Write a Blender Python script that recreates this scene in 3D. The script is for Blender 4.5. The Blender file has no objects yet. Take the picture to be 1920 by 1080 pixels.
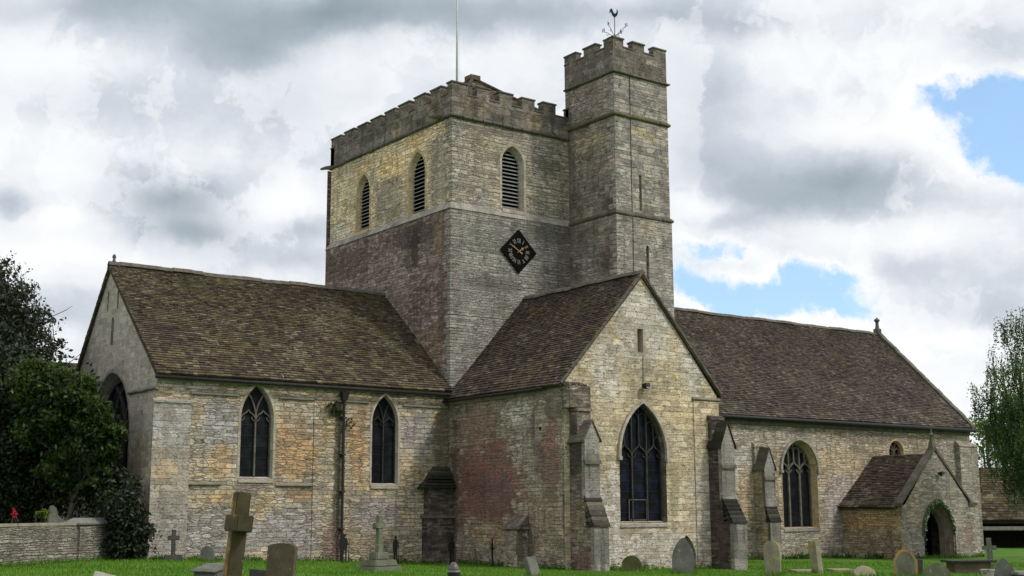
import bpy, bmesh, math, random
import numpy as np
from mathutils import Vector, Matrix
from mathutils.geometry import tessellate_polygon
R = math.radians
random.seed(7); rng = np.random.default_rng(11)
SC = bpy.context.scene; COL = SC.collection

# ------------------------------------------------------------------ camera
CAM = Vector((-30.78, -45.97, 1.70))
RT = Vector((0.80259, -0.59651, -0.00463)); UP = Vector((-0.09950, -0.14152, 0.98492)); FW = Vector((0.58817, 0.79003, 0.17293))
cd = bpy.data.cameras.new('camera'); cam = bpy.data.objects.new('camera', cd); COL.objects.link(cam); SC.camera = cam
cam.matrix_world = Matrix((( RT.x, UP.x, -FW.x, CAM.x), (RT.y, UP.y, -FW.y, CAM.y), (RT.z, UP.z, -FW.z, CAM.z), (0, 0, 0, 1)))
cd.sensor_width = 36; cd.lens = 44.29; cd.clip_end = 3000; cd.clip_start = .1
FPX = 2362.05
def ray(u, w): return FW + RT * ((u - 960) / FPX) - UP * ((w - 540) / FPX)

# ------------------------------------------------------------------ light
SUN_AZ, SUN_EL = R(147), R(46)          # azimuth measured from +Y towards +X
sd = bpy.data.lights.new('sun', 'SUN'); sun = bpy.data.objects.new('sun', sd); COL.objects.link(sun)
sd.energy = 1.5; sd.angle = R(10); sd.color = (1, .95, .86)
sdir = Vector((math.sin(SUN_AZ) * math.cos(SUN_EL), math.cos(SUN_AZ) * math.cos(SUN_EL), math.sin(SUN_EL)))
sun.rotation_euler = sdir.to_track_quat('Z', 'Y').to_euler()
SC.view_settings.view_transform = 'Standard'; SC.view_settings.look = 'None'; SC.view_settings.gamma = 1
SC.view_settings.exposure = 0.5

# ------------------------------------------------------------------ node helpers
class NT:
    def __init__(s, tree): s.t = tree; s.n = tree.nodes; s.l = tree.links
    def node(s, typ, **kw):
        n = s.n.new(typ)
        for k, v in kw.items(): setattr(n, k, v)
        return n
    def put(s, n, key, v):
        if v is None: return
        i = n.inputs[key]
        if isinstance(v, bpy.types.NodeSocket): s.l.new(v, i)
        elif isinstance(v, (tuple, list, Vector)) and i.type == 'RGBA' and len(v) == 3: i.default_value = (*v, 1)
        else: i.default_value = v
    def math(s, op, a, b=None, c=None, clamp=False):
        n = s.node('ShaderNodeMath', operation=op, use_clamp=clamp)
        s.put(n, 0, a); s.put(n, 1, b); s.put(n, 2, c); return n.outputs[0]
    def vmath(s, op, a, b=None, sc=None):
        n = s.node('ShaderNodeVectorMath', operation=op); s.put(n, 0, a); s.put(n, 1, b)
        if sc is not None: s.put(n, 'Scale', sc)
        return n.outputs['Value'] if op in ('DOT_PRODUCT', 'LENGTH') else n.outputs[0]
    def noise(s, vec, scale, detail=4, rough=.55, dist=0, color=False):
        n = s.node('ShaderNodeTexNoise'); s.put(n, 'Vector', vec); s.put(n, 'Scale', scale); s.put(n, 'Detail', detail)
        s.put(n, 'Roughness', rough); s.put(n, 'Distortion', dist)
        return n.outputs['Color' if color else 'Fac']
    def mix(s, fac, a, b, mode='MIX'):
        n = s.node('ShaderNodeMix', data_type='RGBA', blend_type=mode); n.clamp_factor = True
        s.put(n, 0, fac); s.put(n, 6, a); s.put(n, 7, b); return n.outputs[2]
    def ramp(s, fac, stops, interp='LINEAR'):
        n = s.node('ShaderNodeValToRGB'); s.put(n, 0, fac); e = n.color_ramp.elements; n.color_ramp.interpolation = interp
        while len(e) < len(stops): e.new(.5)
        for i, (p, c) in enumerate(stops):
            e[i].position = p; e[i].color = (c, c, c, 1) if isinstance(c, (int, float)) else (*c, 1)
        return n.outputs[0]
    def step(s, x, a, b):
        n = s.node('ShaderNodeMapRange', interpolation_type='SMOOTHSTEP'); s.put(n, 0, x); s.put(n, 1, a); s.put(n, 2, b)
        return n.outputs[0]
    def comb(s, x, y, z):
        n = s.node('ShaderNodeCombineXYZ'); s.put(n, 0, x); s.put(n, 1, y); s.put(n, 2, z); return n.outputs[0]
    def sep(s, v):
        n = s.node('ShaderNodeSeparateXYZ'); s.put(n, 0, v); return n.outputs
    def mapping(s, v, scale):
        return s.vmath('MULTIPLY', v, Vector(scale))

# ------------------------------------------------------------------ sky: NISHITA blue behind broken cloud
W = bpy.data.worlds.new('World'); SC.world = W; W.use_nodes = True
def sky():
    k = NT(W.node_tree); k.n.clear()
    out = k.node('ShaderNodeOutputWorld'); bg = k.node('ShaderNodeBackground')
    tc = k.node('ShaderNodeTexCoord'); d = k.vmath('NORMALIZE', tc.outputs['Generated'])
    sk = k.node('ShaderNodeTexSky', sky_type='NISHITA'); sk.sun_disc = False; sk.sun_elevation = SUN_EL; sk.sun_rotation = SUN_AZ
    sk.air_density = 1.0; sk.dust_density = .6
    nz = k.sep(d)[2]
    blue = k.mix(1.0, sk.outputs[0], (.13, .13, .13), 'MULTIPLY')
    veil = k.noise(d, 9, 7, .6)
    # ragged direction so that cloud edges curl
    w1 = k.vmath('SUBTRACT', k.noise(d, 7, 6, .6, color=True), Vector((.5, .5, .5)))
    w2 = k.vmath('SUBTRACT', k.noise(d, 26, 7, .65, color=True), Vector((.5, .5, .5)))
    dd = k.vmath('ADD', k.vmath('ADD', d, k.vmath('SCALE', w1, sc=.10)), k.vmath('SCALE', w2, sc=.03))
    dsoft = k.vmath('ADD', k.vmath('ADD', d, k.vmath('SCALE', w1, sc=.06)), k.vmath('SCALE', w2, sc=.016))
    def blob(src, az, el, ra, re):
        # az/el in pixels of a 1920 grid around the building, kept as world directions
        c = ray(az, el).normalized(); r = RT; u = c.cross(RT).normalized() * -1
        r = u.cross(c).normalized()
        x = k.math('MULTIPLY', k.vmath('DOT_PRODUCT', src, r), FPX / ra)
        y = k.math('MULTIPLY', k.vmath('DOT_PRODUCT', src, u), FPX / re)
        q = k.math('ADD', k.math('MULTIPLY', x, x), k.math('MULTIPLY', y, y))
        front = k.math('GREATER_THAN', k.vmath('DOT_PRODUCT', src, c), .3)
        return k.math('MULTIPLY', k.math('POWER', 2.718, k.math('MULTIPLY', q, -1.0)), front)
    def add(*xs):
        o = xs[0]
        for x in xs[1:]: o = k.math('ADD', o, x)
        return o
    def wt(b, w): return k.math('MULTIPLY', b, w)
    # cloud plane coordinates (perspective towards the horizon)
    zz = k.math('ADD', k.math('MAXIMUM', nz, 0), .22)
    pl = k.vmath('DIVIDE', d, k.comb(zz, zz, zz))
    base = k.noise(pl, 1.9, 9, .58, .3); fine = k.noise(dd, 13, 9, .62); puff = k.noise(dd, 7.5, 10, .6, .15); big = k.noise(d, 3.2, 5, .55, .2)
    gap = add(wt(blob(dd, 1900, 235, 118, 72), 1.25), wt(blob(dd, 1810, 172, 85, 28), .75), wt(blob(dd, 1930, 290, 60, 50), .7),
              wt(blob(dd, 1345, 480, 75, 32), .75), wt(blob(dd, 1490, 545, 130, 50), 1.05), wt(blob(dd, 1330, 575, 90, 32), .85), wt(blob(dd, 1560, 500, 60, 28), .55),
              wt(blob(dd, 1510, 590, 160, 30), .6),
              wt(blob(dd, 1730, 640, 90, 25), .5), wt(blob(dd, 105, 400, 110, 28), .42), wt(blob(dd, 1110, 5, 60, 20), .3),
              wt(blob(dd, 1450, 420, 170, 60), -.5), wt(blob(dd, 1400, 515, 60, 22), -.5))
    cover = k.math('ADD', gap, k.math('MULTIPLY', k.math('SUBTRACT', fine, .5), 2.3))
    gmask = k.step(cover, .38, .90)
    dk = add(wt(blob(dsoft, 330, 10, 480, 52), .50), wt(blob(dsoft, 440, 85, 120, 48), .50), wt(blob(dsoft, 900, 20, 260, 40), .35), wt(blob(dsoft, 640, 45, 150, 60), .2),
             wt(blob(dsoft, 330, 370, 120, 62), .44), wt(blob(dsoft, 360, 445, 90, 30), .36), wt(blob(dsoft, 570, 425, 62, 26), .38), wt(blob(dsoft, 560, 480, 90, 25), .22),
             wt(blob(dsoft, 1420, 320, 210, 62), .30), wt(blob(dsoft, 1530, 375, 180, 38), .34), wt(blob(dsoft, 1600, 330, 90, 28), .30), wt(blob(dsoft, 1340, 415, 80, 22), .30),
             wt(blob(dsoft, 1330, 210, 110, 120), .2), wt(blob(dsoft, 1300, 30, 260, 30), .22), wt(blob(dsoft, 620, 190, 300, 60), .14), wt(blob(dsoft, 200, 190, 300, 40), .12),
             wt(blob(dsoft, 1840, 580, 150, 45), .30), wt(blob(dsoft, 1720, 500, 90, 30), .18), wt(blob(dsoft, 10, 385, 40, 22), .4), wt(blob(dsoft, 60, 590, 120, 40), .3), wt(blob(dsoft, 1880, 60, 60, 40), .2),
             wt(blob(dsoft, 540, 370, 110, 45), -.3), wt(blob(dsoft, 1320, 400, 60, 40), -.35), wt(blob(dsoft, 380, 300, 90, 25), -.18), wt(blob(dsoft, 1480, 90, 200, 45), -.14), wt(blob(dsoft, 140, 470, 200, 50), -.2), wt(blob(dsoft, 1640, 240, 130, 40), -.2),
             wt(blob(dsoft, 1700, 440, 200, 40), -.2), wt(blob(dsoft, 150, 290, 230, 50), -.12))
    t = add(k.math('MULTIPLY', k.math('SUBTRACT', base, .5), .75), k.math('MULTIPLY', k.math('SUBTRACT', fine, .5), .42), k.math('MULTIPLY', k.math('SUBTRACT', big, .5), .4), k.math('MULTIPLY', dk, .95), .19, k.math('MULTIPLY', k.math('MAXIMUM', gap, 0), -.45))
    cl = k.ramp(t, [(0.0, (.70, .71, .715)), (.16, (.62, .64, .665)), (.32, (.465, .50, .55)), (.56, (.325, .37, .42)), (.95, (.19, .24, .27))])
    pm = k.math('MULTIPLY', k.step(puff, .50, .548), k.math('MULTIPLY', k.step(dk, .5, .12), .42))
    cl = k.mix(pm, cl, (.725, .735, .745))
    skyc = k.mix(gmask, cl, k.mix(k.math('ADD', k.math('MULTIPLY', veil, .45), .22), blue, (.33, .555, .83)))
    lp = k.step(nz, -.02, -.12)
    k.put(bg, 'Color', k.mix(lp, skyc, (.10, .12, .08))); k.put(bg, 'Strength', 1.0)
    k.l.new(bg.outputs[0], out.inputs[0])
sky()

# ------------------------------------------------------------------ materials
def newmat(name):
    m = bpy.data.materials.new(name); m.use_nodes = True; k = NT(m.node_tree)
    b = k.n['Principled BSDF']; b.inputs['Roughness'].default_value = .9; b.inputs['Specular IOR Level'].default_value = .2
    return m, k, b
def uvsrc(k): return k.node('ShaderNodeTexCoord').outputs['UV']
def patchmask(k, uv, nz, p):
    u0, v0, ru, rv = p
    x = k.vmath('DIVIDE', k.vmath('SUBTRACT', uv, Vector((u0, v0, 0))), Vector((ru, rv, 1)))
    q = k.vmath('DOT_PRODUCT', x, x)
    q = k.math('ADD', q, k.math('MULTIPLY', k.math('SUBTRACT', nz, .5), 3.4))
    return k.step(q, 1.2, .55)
GREY = [(0, (.10, .098, .085)), (.3, (.19, .185, .16)), (.55, (.28, .27, .225)), (.8, (.36, .34, .275)), (1, (.44, .42, .36))]
OCHRE = [(0, (.13, .10, .055)), (.3, (.24, .19, .105)), (.55, (.34, .275, .155)), (.8, (.42, .35, .21)), (1, (.50, .44, .31))]
BROWN = [(0, (.06, .048, .038)), (.3, (.11, .09, .072)), (.55, (.165, .14, .115)), (.8, (.235, .205, .17)), (1, (.34, .31, .27))]
MIXD = [(0, (.12, .105, .075)), (.25, (.20, .18, .13)), (.5, (.29, .26, .185)), (.75, (.37, .33, .235)), (1, (.46, .42, .33))]
def stone(name, cols, bw=.42, bh=.17, warp=.05, patches=(), streak=.4, mort=(.10, .09, .07), ms=.012, lich=.25, bump=.5, joint=.9, second=None, secthr=.5, patchscale=.55, sat=.92, rough=.52, rub=True, lift=1.42):
    m, k, b = newmat(name); uv = uvsrc(k)
    n1 = k.vmath('SUBTRACT', k.noise(uv, 1.1, 2, color=True), Vector((.5, .5, .5)))
    n2 = k.vmath('SUBTRACT', k.noise(uv, 5.5, 3, color=True), Vector((.5, .5, .5)))
    s = k.sep(uv)
    vv = k.math('MULTIPLY', k.math('SUBTRACT', k.noise(k.comb(0.0, k.math('MULTIPLY', s[1], 1.0), 3.3), 2.1, 2), .5), .34)
    uu = k.math('MULTIPLY', k.math('SUBTRACT', k.noise(k.vmath('MULTIPLY', uv, Vector((1.0, 2.5, 0))), 1.7, 2), .5), .5)
    vec = k.vmath('ADD', k.vmath('ADD', uv, k.vmath('SCALE', n1, sc=warp * 2)), k.vmath('ADD', k.vmath('SCALE', n2, sc=warp), k.comb(uu, vv, 0.0)))
    def brick(w, h, msz, off):
        t = k.node('ShaderNodeTexBrick'); t.offset = .5; t.offset_frequency = 2; t.squash = 1.35; t.squash_frequency = 3
        k.put(t, 'Vector', k.vmath('ADD', vec, Vector((off, off * .37, 0)))); k.put(t, 'Color1', (0, 0, 0)); k.put(t, 'Color2', (1, 1, 1)); k.put(t, 'Mortar', (.5, .5, .5))
        k.put(t, 'Scale', 1.0); k.put(t, 'Mortar Size', msz); k.put(t, 'Mortar Smooth', .35); k.put(t, 'Bias', 0.0); k.put(t, 'Brick Width', w); k.put(t, 'Row Height', h)
        return t.outputs['Color'], t.outputs['Fac']
    c1, f1 = brick(bw, bh, ms, 0)
    if rub:                                   # random rubble: flattened cells
        vs = k.vmath('MULTIPLY', k.vmath('ADD', vec, k.vmath('SCALE', n2, sc=.05)), Vector((1.02 / bw, 1.62 / bh, 0)))
        v1 = k.node('ShaderNodeTexVoronoi', voronoi_dimensions='2D', feature='F1'); k.put(v1, 'Vector', vs); k.put(v1, 'Scale', 1.0); k.put(v1, 'Randomness', .66)
        v2 = k.node('ShaderNodeTexVoronoi', voronoi_dimensions='2D', feature='DISTANCE_TO_EDGE'); k.put(v2, 'Vector', vs); k.put(v2, 'Scale', 1.0); k.put(v2, 'Randomness', .66)
        c2 = v1.outputs['Color']; f2 = k.math('MULTIPLY', k.step(v2.outputs['Distance'], .15, .0), .6)
    else: c2, f2 = brick(bw * .62, bh * .62, ms * .85, 3.1)
    pn = k.noise(uv, patchscale, 6, .6); pn2 = k.noise(k.vmath('ADD', uv, Vector((17, 9, 0))), patchscale * 1.6, 7, .62)
    sel = k.step(k.noise(k.vmath('ADD', uv, Vector((5, 31, 0))), .7, 4), *((.45, .53) if rub else (.46, .58)))
    cr = k.sep(k.mix(sel, c1, c2))[0]; fr = k.sep(k.mix(sel, f1, f2))[0]
    med = k.noise(uv, 3.2, 6, .6); fin = k.noise(uv, 16, 7, .68)
    tone = k.math('ADD', k.math('MULTIPLY', cr, .62), k.math('ADD', k.math('MULTIPLY', k.math('SUBTRACT', pn, .5), 1.0), k.math('ADD', k.math('MULTIPLY', k.math('SUBTRACT', med, .5), .75), .20)))
    col = k.ramp(tone, cols)
    if second:
        col = k.mix(k.step(k.math('ADD', pn2, k.math('MULTIPLY', k.math('SUBTRACT', cr, .5), .14)), secthr - .06, secthr + .07), col, k.ramp(tone, second))
    pnn = k.math('ADD', k.noise(k.vmath('ADD', uv, Vector((3, 77, 0))), 1.3, 7, .68), k.math('MULTIPLY', k.math('SUBTRACT', cr, .5), .12))
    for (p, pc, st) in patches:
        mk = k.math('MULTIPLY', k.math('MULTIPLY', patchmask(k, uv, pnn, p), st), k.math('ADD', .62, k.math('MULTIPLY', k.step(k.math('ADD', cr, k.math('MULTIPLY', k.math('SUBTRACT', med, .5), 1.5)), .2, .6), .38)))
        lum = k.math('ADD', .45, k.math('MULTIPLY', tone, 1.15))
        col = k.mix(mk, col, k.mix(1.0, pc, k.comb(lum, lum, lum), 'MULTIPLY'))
    # rain streaks and grime
    sn = k.noise(k.vmath('MULTIPLY', uv, Vector((1.7, .16, 0))), 1.4, 7, .65)
    col = k.mix(k.math('MULTIPLY', k.step(sn, .48, .70), streak), col, (.045, .042, .036))
    sn2 = k.noise(k.vmath('MULTIPLY', k.vmath('ADD', uv, Vector((13, 0, 0))), Vector((3.6, .35, 0))), 1.2, 7, .65)
    col = k.mix(k.math('MULTIPLY', k.step(sn2, .56, .74), streak * .8), col, (.05, .047, .04))
    g = k.ramp(fin, [(.28, .42), (.5, 1.0), (.72, 1.5)])
    col = k.mix(1.0, col, g, 'MULTIPLY')
    # pitted faces
    pit = k.step(k.noise(k.vmath('MULTIPLY', vec, Vector((3.2, 9, 0))), 1.25, 5, .7), .56, .70)
    col = k.mix(k.math('MULTIPLY', pit, rough), col, (.05, .043, .034))
    col = k.mix(k.math('MULTIPLY', fr, joint), col, mort)
    if lich:
        li = k.step(k.noise(k.vmath('ADD', uv, Vector((41, 3, 0))), 7.5, 6, .7), .63, .72)
        col = k.mix(k.math('MULTIPLY', li, lich), col, (.50, .49, .42))
    hs = k.node('ShaderNodeHueSaturation'); hs.inputs['Saturation'].default_value = sat; k.put(hs, 'Color', k.mix(1.0, col, (lift * 1.035, lift * .965, lift * .99), 'MULTIPLY'))
    k.put(b, 'Base Color', hs.outputs[0]); k.put(b, 'Roughness', .95)
    h = k.math('ADD', k.math('MULTIPLY', k.math('SUBTRACT', 1.0, fr), .6), k.math('ADD', k.math('MULTIPLY', cr, .3), k.math('ADD', k.math('MULTIPLY', fin, .35), k.math('MULTIPLY', pit, -.5))))
    bp = k.node('ShaderNodeBump'); k.put(bp, 'Strength', min(1, bump * 1.7)); k.put(bp, 'Distance', .13); k.put(bp, 'Height', h)
    k.l.new(bp.outputs[0], b.inputs['Normal'])
    return m
def simple(name, c1, c2=None, scale=6, rough=.8, metal=0, spec=.3, bump=.2, detail=6, spots=None):
    m, k, b = newmat(name); oc = k.node('ShaderNodeTexCoord').outputs['Object']
    n = k.noise(oc, scale, detail, .62); c2 = c2 or tuple(x * .6 for x in c1)
    col = k.ramp(n, [(.3, c2), (.68, c1)])
    for (sc, thr, sc_col) in (spots or ()):
        col = k.mix(k.step(k.noise(k.vmath('ADD', oc, Vector((sc, 3, 8))), sc, 5, .65), thr - .03, thr + .05), col, sc_col)
    k.put(b, 'Base Color', col); k.put(b, 'Roughness', rough); k.put(b, 'Metallic', metal); k.put(b, 'Specular IOR Level', spec)
    if bump:
        bp = k.node('ShaderNodeBump'); k.put(bp, 'Strength', bump); k.put(bp, 'Distance', .03); k.put(bp, 'Height', k.noise(oc, scale * 3, 6, .65)); k.l.new(bp.outputs[0], b.inputs['Normal'])
    return m
def lit_lichen_side(m, direction, col, lo, hi):
    # lichen colour that also carries the lit side, mixed by face direction
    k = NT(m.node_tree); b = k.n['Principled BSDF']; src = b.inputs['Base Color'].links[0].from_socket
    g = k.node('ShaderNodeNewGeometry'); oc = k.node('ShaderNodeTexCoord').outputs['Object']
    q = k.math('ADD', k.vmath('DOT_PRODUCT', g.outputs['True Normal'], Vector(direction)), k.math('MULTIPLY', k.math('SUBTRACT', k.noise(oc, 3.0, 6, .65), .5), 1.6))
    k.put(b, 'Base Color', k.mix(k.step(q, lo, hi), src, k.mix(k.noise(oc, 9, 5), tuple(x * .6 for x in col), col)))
def rndattr(k):
    a = k.node('ShaderNodeAttribute'); a.attribute_name = 'rnd'; return a.outputs['Fac']
def tilemat(name, stops, moss=(.13, .105, .022), mossamt=.5, white=.5, streak=.3):
    m, k, b = newmat(name); oc = k.node('ShaderNodeTexCoord').outputs['Object']; r = rndattr(k)
    big = k.noise(oc, .45, 6, .6); med = k.noise(oc, 3.3, 6, .65); fin = k.noise(oc, 15, 6, .7)
    t = k.math('ADD', k.math('MULTIPLY', r, .5), k.math('ADD', k.math('MULTIPLY', k.math('SUBTRACT', big, .5), .7), k.math('ADD', k.math('MULTIPLY', k.math('SUBTRACT', med, .5), .6), .22)))
    col = k.ramp(t, stops)
    mm = k.math('ADD', k.noise(k.vmath('ADD', oc, Vector((9, 4, 2))), .6, 6, .65), k.math('MULTIPLY', k.math('SUBTRACT', fin, .5), .5))
    col = k.mix(k.math('MULTIPLY', k.step(mm, .48, .66), mossamt), col, moss)
    wl = k.math('ADD', k.noise(k.vmath('ADD', oc, Vector((3, 41, 2))), 8.5, 6, .75), k.math('MULTIPLY', k.math('SUBTRACT', big, .5), .3))
    col = k.mix(k.math('MULTIPLY', k.step(wl, .60, .68), white), col, (.38, .36, .29))
    r2 = k.math('FRACT', k.math('MULTIPLY', r, 37.7))
    col = k.mix(k.math('MULTIPLY', k.step(k.math('ADD', r2, k.math('MULTIPLY', k.math('SUBTRACT', big, .5), .35)), .90, .97), white * .75), col, (.21, .195, .155))
    col = k.mix(k.math('MULTIPLY', k.step(k.math('ADD', r2, k.math('MULTIPLY', k.math('SUBTRACT', mm, .5), .9)), .62, .86), mossamt), col, tuple(c * 1.15 for c in moss))
    col = k.mix(k.math('MULTIPLY', k.step(k.math('FRACT', k.math('MULTIPLY', r, 91.3)), .86, .9), .55), col, (.012, .011, .01))
    col = k.mix(1.0, col, k.ramp(fin, [(.25, .45), (.5, 1.0), (.75, 1.6)]), 'MULTIPLY')
    hs = k.node('ShaderNodeHueSaturation'); hs.inputs['Saturation'].default_value = .93; k.put(hs, 'Color', k.mix(1.0, col, (1.34, 1.28, 1.28), 'MULTIPLY')); k.put(b, 'Base Color', hs.outputs[0]); k.put(b, 'Roughness', .92)
    bp = k.node('ShaderNodeBump'); k.put(bp, 'Strength', .5); k.put(bp, 'Distance', .03); k.put(bp, 'Height', fin); k.l.new(bp.outputs[0], b.inputs['Normal'])
    return m
def leafmat(name, stops, trans=.35):
    m, k, b = newmat(name); r = rndattr(k)
    col = k.ramp(r, stops); k.put(b, 'Base Color', col); k.put(b, 'Roughness', .55); k.put(b, 'Specular IOR Level', .3)
    tr = k.node('ShaderNodeBsdfTranslucent'); k.put(tr, 'Color', k.mix(1.0, col, (1.3, 1.5, .6), 'MULTIPLY'))
    mx = k.node('ShaderNodeMixShader'); mx.inputs[0].default_value = trans
    k.l.new(b.outputs[0], mx.inputs[1]); k.l.new(tr.outputs[0], mx.inputs[2]); k.l.new(mx.outputs[0], k.n['Material Output'].inputs[0])
    return m
def glassmat(name, tint=(.006, .007, .009), blue=0):
    m, k, b = newmat(name); uv = uvsrc(k); s = k.sep(uv)
    # diamond leading
    a = k.math('ABSOLUTE', k.math('SUBTRACT', k.math('FRACT', k.math('MULTIPLY', k.math('ADD', s[0], s[1]), 6.0)), .5))
    c = k.math('ABSOLUTE', k.math('SUBTRACT', k.math('FRACT', k.math('MULTIPLY', k.math('SUBTRACT', s[0], s[1]), 6.0)), .5))
    lead = k.step(k.math('MINIMUM', a, c), .07, .03)
    n = k.noise(uv, 2.2, 4)
    col = k.mix(k.step(n, .42, .7), tint, tuple(x * 3 for x in tint) if not blue else (.012, .018, .04))
    k.put(b, 'Base Color', k.mix(lead, col, (.012, .012, .013))); k.put(b, 'Roughness', .42); k.put(b, 'Specular IOR Level', .09)
    bp = k.node('ShaderNodeBump'); k.put(bp, 'Strength', .35); k.put(bp, 'Distance', .02); k.put(bp, 'Height', k.math('ADD', k.noise(k.vmath('MULTIPLY', uv, Vector((6, 6, 0))), 1.0, 3), lead)); k.l.new(bp.outputs[0], b.inputs['Normal'])
    return m

RED = (.20, .095, .075); ORANGE = (.34, .21, .075); DARK = (.035, .032, .026); PALE = (.42, .40, .34); YEL = (.40, .31, .15); GREEN = (.07, .075, .03); BGREY = (.25, .255, .25); PINK = (.27, .17, .145)
M = {}
M['chancel'] = stone('limestone_rubble_mixed', MIXD, .44, .165, patches=[
    ((-7.45, 4.2, .95, 1.5), (.32, .195, .08), .8), ((-7.3, 5.4, .7, .5), (.27, .25, .20), .6), ((-4.6, 4.4, .5, 1.7), (.32, .195, .08), .8), ((-6.1, 5.3, .4, 1.2), (.28, .22, .11), .6), ((-10.6, 5.0, .9, 1.0), BGREY, .9), ((-10.6, 3.6, .5, .7), (.34, .23, .11), .7), ((-11.3, 4.3, .5, .5), (.2, .19, .17), .6),
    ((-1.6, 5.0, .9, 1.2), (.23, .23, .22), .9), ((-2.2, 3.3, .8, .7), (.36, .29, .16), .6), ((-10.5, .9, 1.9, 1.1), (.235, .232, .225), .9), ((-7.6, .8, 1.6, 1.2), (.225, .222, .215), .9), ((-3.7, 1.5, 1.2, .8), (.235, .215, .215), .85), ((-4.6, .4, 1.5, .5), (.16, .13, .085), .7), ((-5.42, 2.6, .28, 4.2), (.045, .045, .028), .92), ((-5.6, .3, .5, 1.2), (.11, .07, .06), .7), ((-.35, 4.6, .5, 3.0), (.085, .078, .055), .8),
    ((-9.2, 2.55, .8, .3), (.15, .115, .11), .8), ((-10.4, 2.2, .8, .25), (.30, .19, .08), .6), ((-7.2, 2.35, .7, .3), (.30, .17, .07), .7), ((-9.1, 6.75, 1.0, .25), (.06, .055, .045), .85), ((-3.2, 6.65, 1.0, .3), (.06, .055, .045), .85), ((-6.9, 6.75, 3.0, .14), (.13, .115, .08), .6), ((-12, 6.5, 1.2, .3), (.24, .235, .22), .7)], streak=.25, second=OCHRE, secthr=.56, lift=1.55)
M['gable_e'] = stone('grey_rendered_stone', [(0, (0.196, 0.186, 0.153)), (0.4, (0.282, 0.27, 0.218)), (0.7, (0.356, 0.338, 0.273)), (1, (0.425, 0.406, 0.339))], .5, .22, rub=False, rough=.3, joint=.25, streak=.3, lich=.2, bump=.25, patches=[((1.4, 2.5, 1.5, 2.6), (.30, .25, .17), .6)])
M['transept_side'] = stone('reddened_rubble', MIXD, .38, .14, patches=[
    ((-2.8, 2.8, 2.7, 2.2), (.17, .075, .058), .95), ((-2.2, 5.2, 1.8, 1.0), (.20, .13, .09), .8), ((-7.2, 3.6, .7, 1.8), (.20, .10, .08), .8), ((-3.6, 2.5, 1.2, .7), (.15, .085, .09), .7), ((-4.9, 5.6, 1.1, .6), PALE, .75), ((-4.9, 4.2, .8, .7), (.34, .30, .26), .6),
    ((-6.6, 1.0, 1.5, 1.3), (.25, .20, .12), .5), ((-.4, 2.4, .35, 3.0), (.07, .055, .035), .75), ((-3.2, .7, 1.6, .5), (.30, .20, .10), .6), ((-7.5, 5.7, .6, .6), DARK, .5), ((-5.7, .2, .25, 1.0), DARK, .7)], streak=.4, second=BROWN, secthr=.56)
M['transept_gable'] = stone('warm_ashlar', [(0, (.17, .145, .095)), (.3, (.26, .225, .15)), (.55, (.34, .30, .205)), (.8, (.40, .365, .265)), (1, (.47, .45, .36))], .52, .235, rub=False, warp=.02, ms=.009, joint=.5, streak=.22, lift=1.72, sat=.98, second=OCHRE, secthr=.6, patches=[
    ((4.2, 9.3, 1.8, 2.0), (.30, .295, .26), .85), ((2.2, 7.3, .8, 1.4), (.31, .30, .27), .7), ((7, 7.6, .9, 1.2), (.30, .295, .265), .7), ((2.3, 1.2, .7, 2.2), (.34, .335, .31), .75), ((4.3, .1, 3.2, .8), (.30, .295, .27), .7), ((7.3, 1.5, .6, 2.2), (.33, .32, .29), .6), ((6.5, 5.7, 2.6, .7), (.36, .30, .18), .5), ((3.6, -.6, .7, .5), (.07, .07, .03), .8), ((5.8, 2.4, .3, 1.5), (.16, .15, .085), .6)])
M['tower_e_low'] = stone('purple_brown_rubble', [(0, (0.081, 0.062, 0.052)), (0.3, (0.155, 0.118, 0.097)), (0.55, (0.23, 0.18, 0.149)), (0.8, (0.317, 0.259, 0.221)), (1, (0.447, 0.383, 0.331))], .36, .15, warp=.07, joint=.8, mort=(.05, .042, .035), patches=[((3.2, 14.4, 2.5, .6), (.055, .045, .04), .7), ((1.0, 14.0, .5, 1.2), (.20, .15, .07), .6), ((1.3, 8.8, 1.0, 1.2), (.28, .215, .12), .6), ((3.0, 13.8, .4, 1.1), DARK, .7), ((9.5, 14.0, 3, .8), (.07, .058, .045), .5), ((.6, 10.8, .5, 2.0), (.09, .055, .05), .6)], streak=.4, sat=.95, lift=1.22)
M['tower_s_low'] = stone('grey_green_ashlar', [(0, (.12, .12, .105)), (.3, (.19, .19, .165)), (.55, (.25, .25, .215)), (.8, (.31, .31, .265)), (1, (.40, .395, .35))], .4, .125, rub=False, warp=.035, joint=.8, rough=.9, mort=(.07, .068, .055), streak=.35, patches=[((.35, 12, .22, 3.2), (.20, .17, .15), .5), ((2.5, 11.9, 2.2, .3), (.08, .08, .07), .6), ((5.5, 14.6, 2.2, .5), (.08, .078, .065), .6), ((6.6, 13, .5, 3), (.11, .075, .06), .6), ((4.3, 10.8, .7, .9), (.20, .20, .22), .6), ((1.4, 13.6, 1.3, .6), (.16, .17, .14), .5)])
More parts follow.
